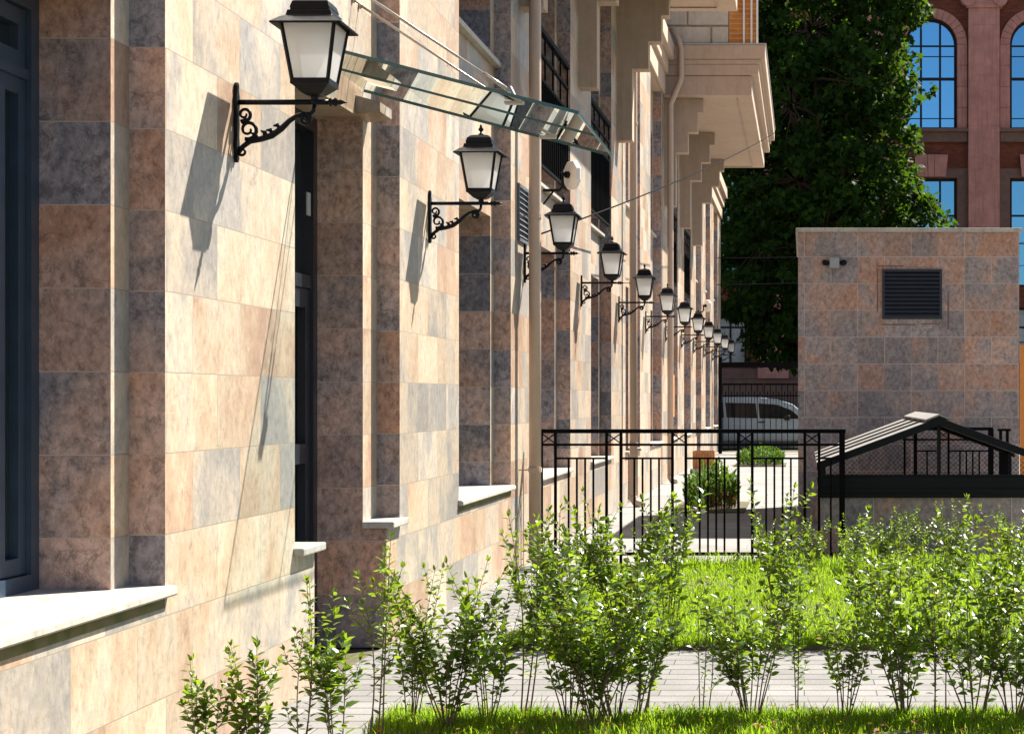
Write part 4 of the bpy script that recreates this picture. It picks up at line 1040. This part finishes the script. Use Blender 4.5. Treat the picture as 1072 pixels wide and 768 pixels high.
ORD = ['leftmost', 'second from the left', 'third from the left', 'fourth from the left', 'fifth from the left', 'sixth from the left', 'seventh from the left', 'eighth from the left', 'ninth from the left', 'tenth from the left', 'eleventh from the left', 'twelfth from the left', 'thirteenth from the left', 'fourteenth from the left', 'fifteenth from the left', 'sixteenth from the left', 'seventeenth from the left', 'eighteenth from the left', 'nineteenth from the left', 'twentieth from the left', 'twenty-first from the left', 'twenty-second from the left', 'twenty-third from the left', 'twenty-fourth from the left', 'twenty-fifth from the left']
WORD = {'tall': 'upright many-stemmed', 'bushy': 'dense bushy', 'thin': 'thin single-stemmed', 'sprig': 'sparse large-leaved', 'low': 'short'}
def shrub_row(rowname, group, spec):
    for k, (px, y, kd, v, sc) in enumerate(spec):
        st, lf, cache = get_proto(kd, v)
        t = thing('young_shrub', f'{WORD[kd]} green shrub, {ORD[k]} in the {rowname}', 'shrub', (0, 0, 0), group)
        if cache[0] is None:
            cache[0] = st.build('stems', M['twig'], t); cache[1] = lf.build('foliage', M['leaf'], t)
        else:
            for c in cache:
                d = c.copy(); col.objects.link(d); d.parent = t
        t.location = (wx(px, y), y, 0.02); t.rotation_euler = (0, 0, (k*2.399+v) % 6.283); t.scale = (sc, sc, sc)
shrub_row('front row', 'young shrubs in the front row', [
    (212, 7.35, 'sprig', 0, 0.66), (262, 7.45, 'sprig', 1, 0.72), (312, 7.70, 'thin', 1, 0.86), (352, 7.75, 'sprig', 0, 0.84), (393, 8.35, 'thin', 2, 1.02), (432, 8.65, 'tall', 0, 0.80), (468, 8.55, 'bushy', 0, 0.92), (512, 8.70, 'tall', 1, 0.82), (547, 8.80, 'thin', 0, 1.10), (598, 8.80, 'tall', 2, 0.93), (622, 8.60, 'bushy', 0, 0.90),
    (642, 8.75, 'bushy', 1, 0.97), (668, 8.85, 'low', 0, 1.04), (736, 8.85, 'thin', 1, 0.81), (786, 8.75, 'bushy', 2, 0.93), (834, 8.85, 'thin', 0, 0.81), (884, 8.75, 'tall', 0, 0.85), (946, 8.80, 'bushy', 0, 1.00), (984, 8.75, 'thin', 2, 0.95), (1022, 8.85, 'low', 1, 1.14), (1062, 8.75, 'bushy', 1, 0.95), (1110, 8.80, 'tall', 2, 0.95)])
shrub_row('middle row', 'young shrubs in the middle row', [
    (562, 11.75, 'tall', 2, 0.9), (598, 11.8, 'bushy', 2, 1.0), (648, 11.75, 'bushy', 0, 1.12), (698, 11.8, 'tall', 1, 1.05), (822, 11.8, 'tall', 0, 1.08), (912, 11.75, 'tall', 1, 0.9), (985, 11.8, 'tall', 1, 0.95), (1050, 11.7, 'bushy', 2, 0.98), ])
shrub_row('back row', 'young shrubs in the back row', [
    (700, 16.2, 'low', 0, 0.72), (800, 16.2, 'tall', 0, 0.56), (848, 16.3, 'bushy', 1, 0.58), (893, 16.2, 'tall', 1, 0.61), (930, 16.3, 'bushy', 2, 0.68), (958, 16.2, 'tall', 2, 0.64), (1000, 16.3, 'tall', 0, 0.68), (1062, 16.3, 'bushy', 0, 0.68), (1095, 16.2, 'tall', 1, 0.64)])

# fallen leaves on the border
rl = random.Random(9); ll = MB()
for _ in range(260):
    x, y = rl.uniform(-1.9, 1.7), rl.uniform(8.2, 9.0)
    leaf_quad(ll, Vector((x, y, rl.uniform(0.045, 0.09))), Vector((rl.uniform(-1, 1), rl.uniform(-1, 1), rl.uniform(-0.2, 0.3))), Vector((rl.uniform(-.4, .4), rl.uniform(-.4, .4), 1)), rl.uniform(0.02, 0.045), 0.02)
kind(ll.build('fallen_leaves', M['dryleaf']), 'stuff')
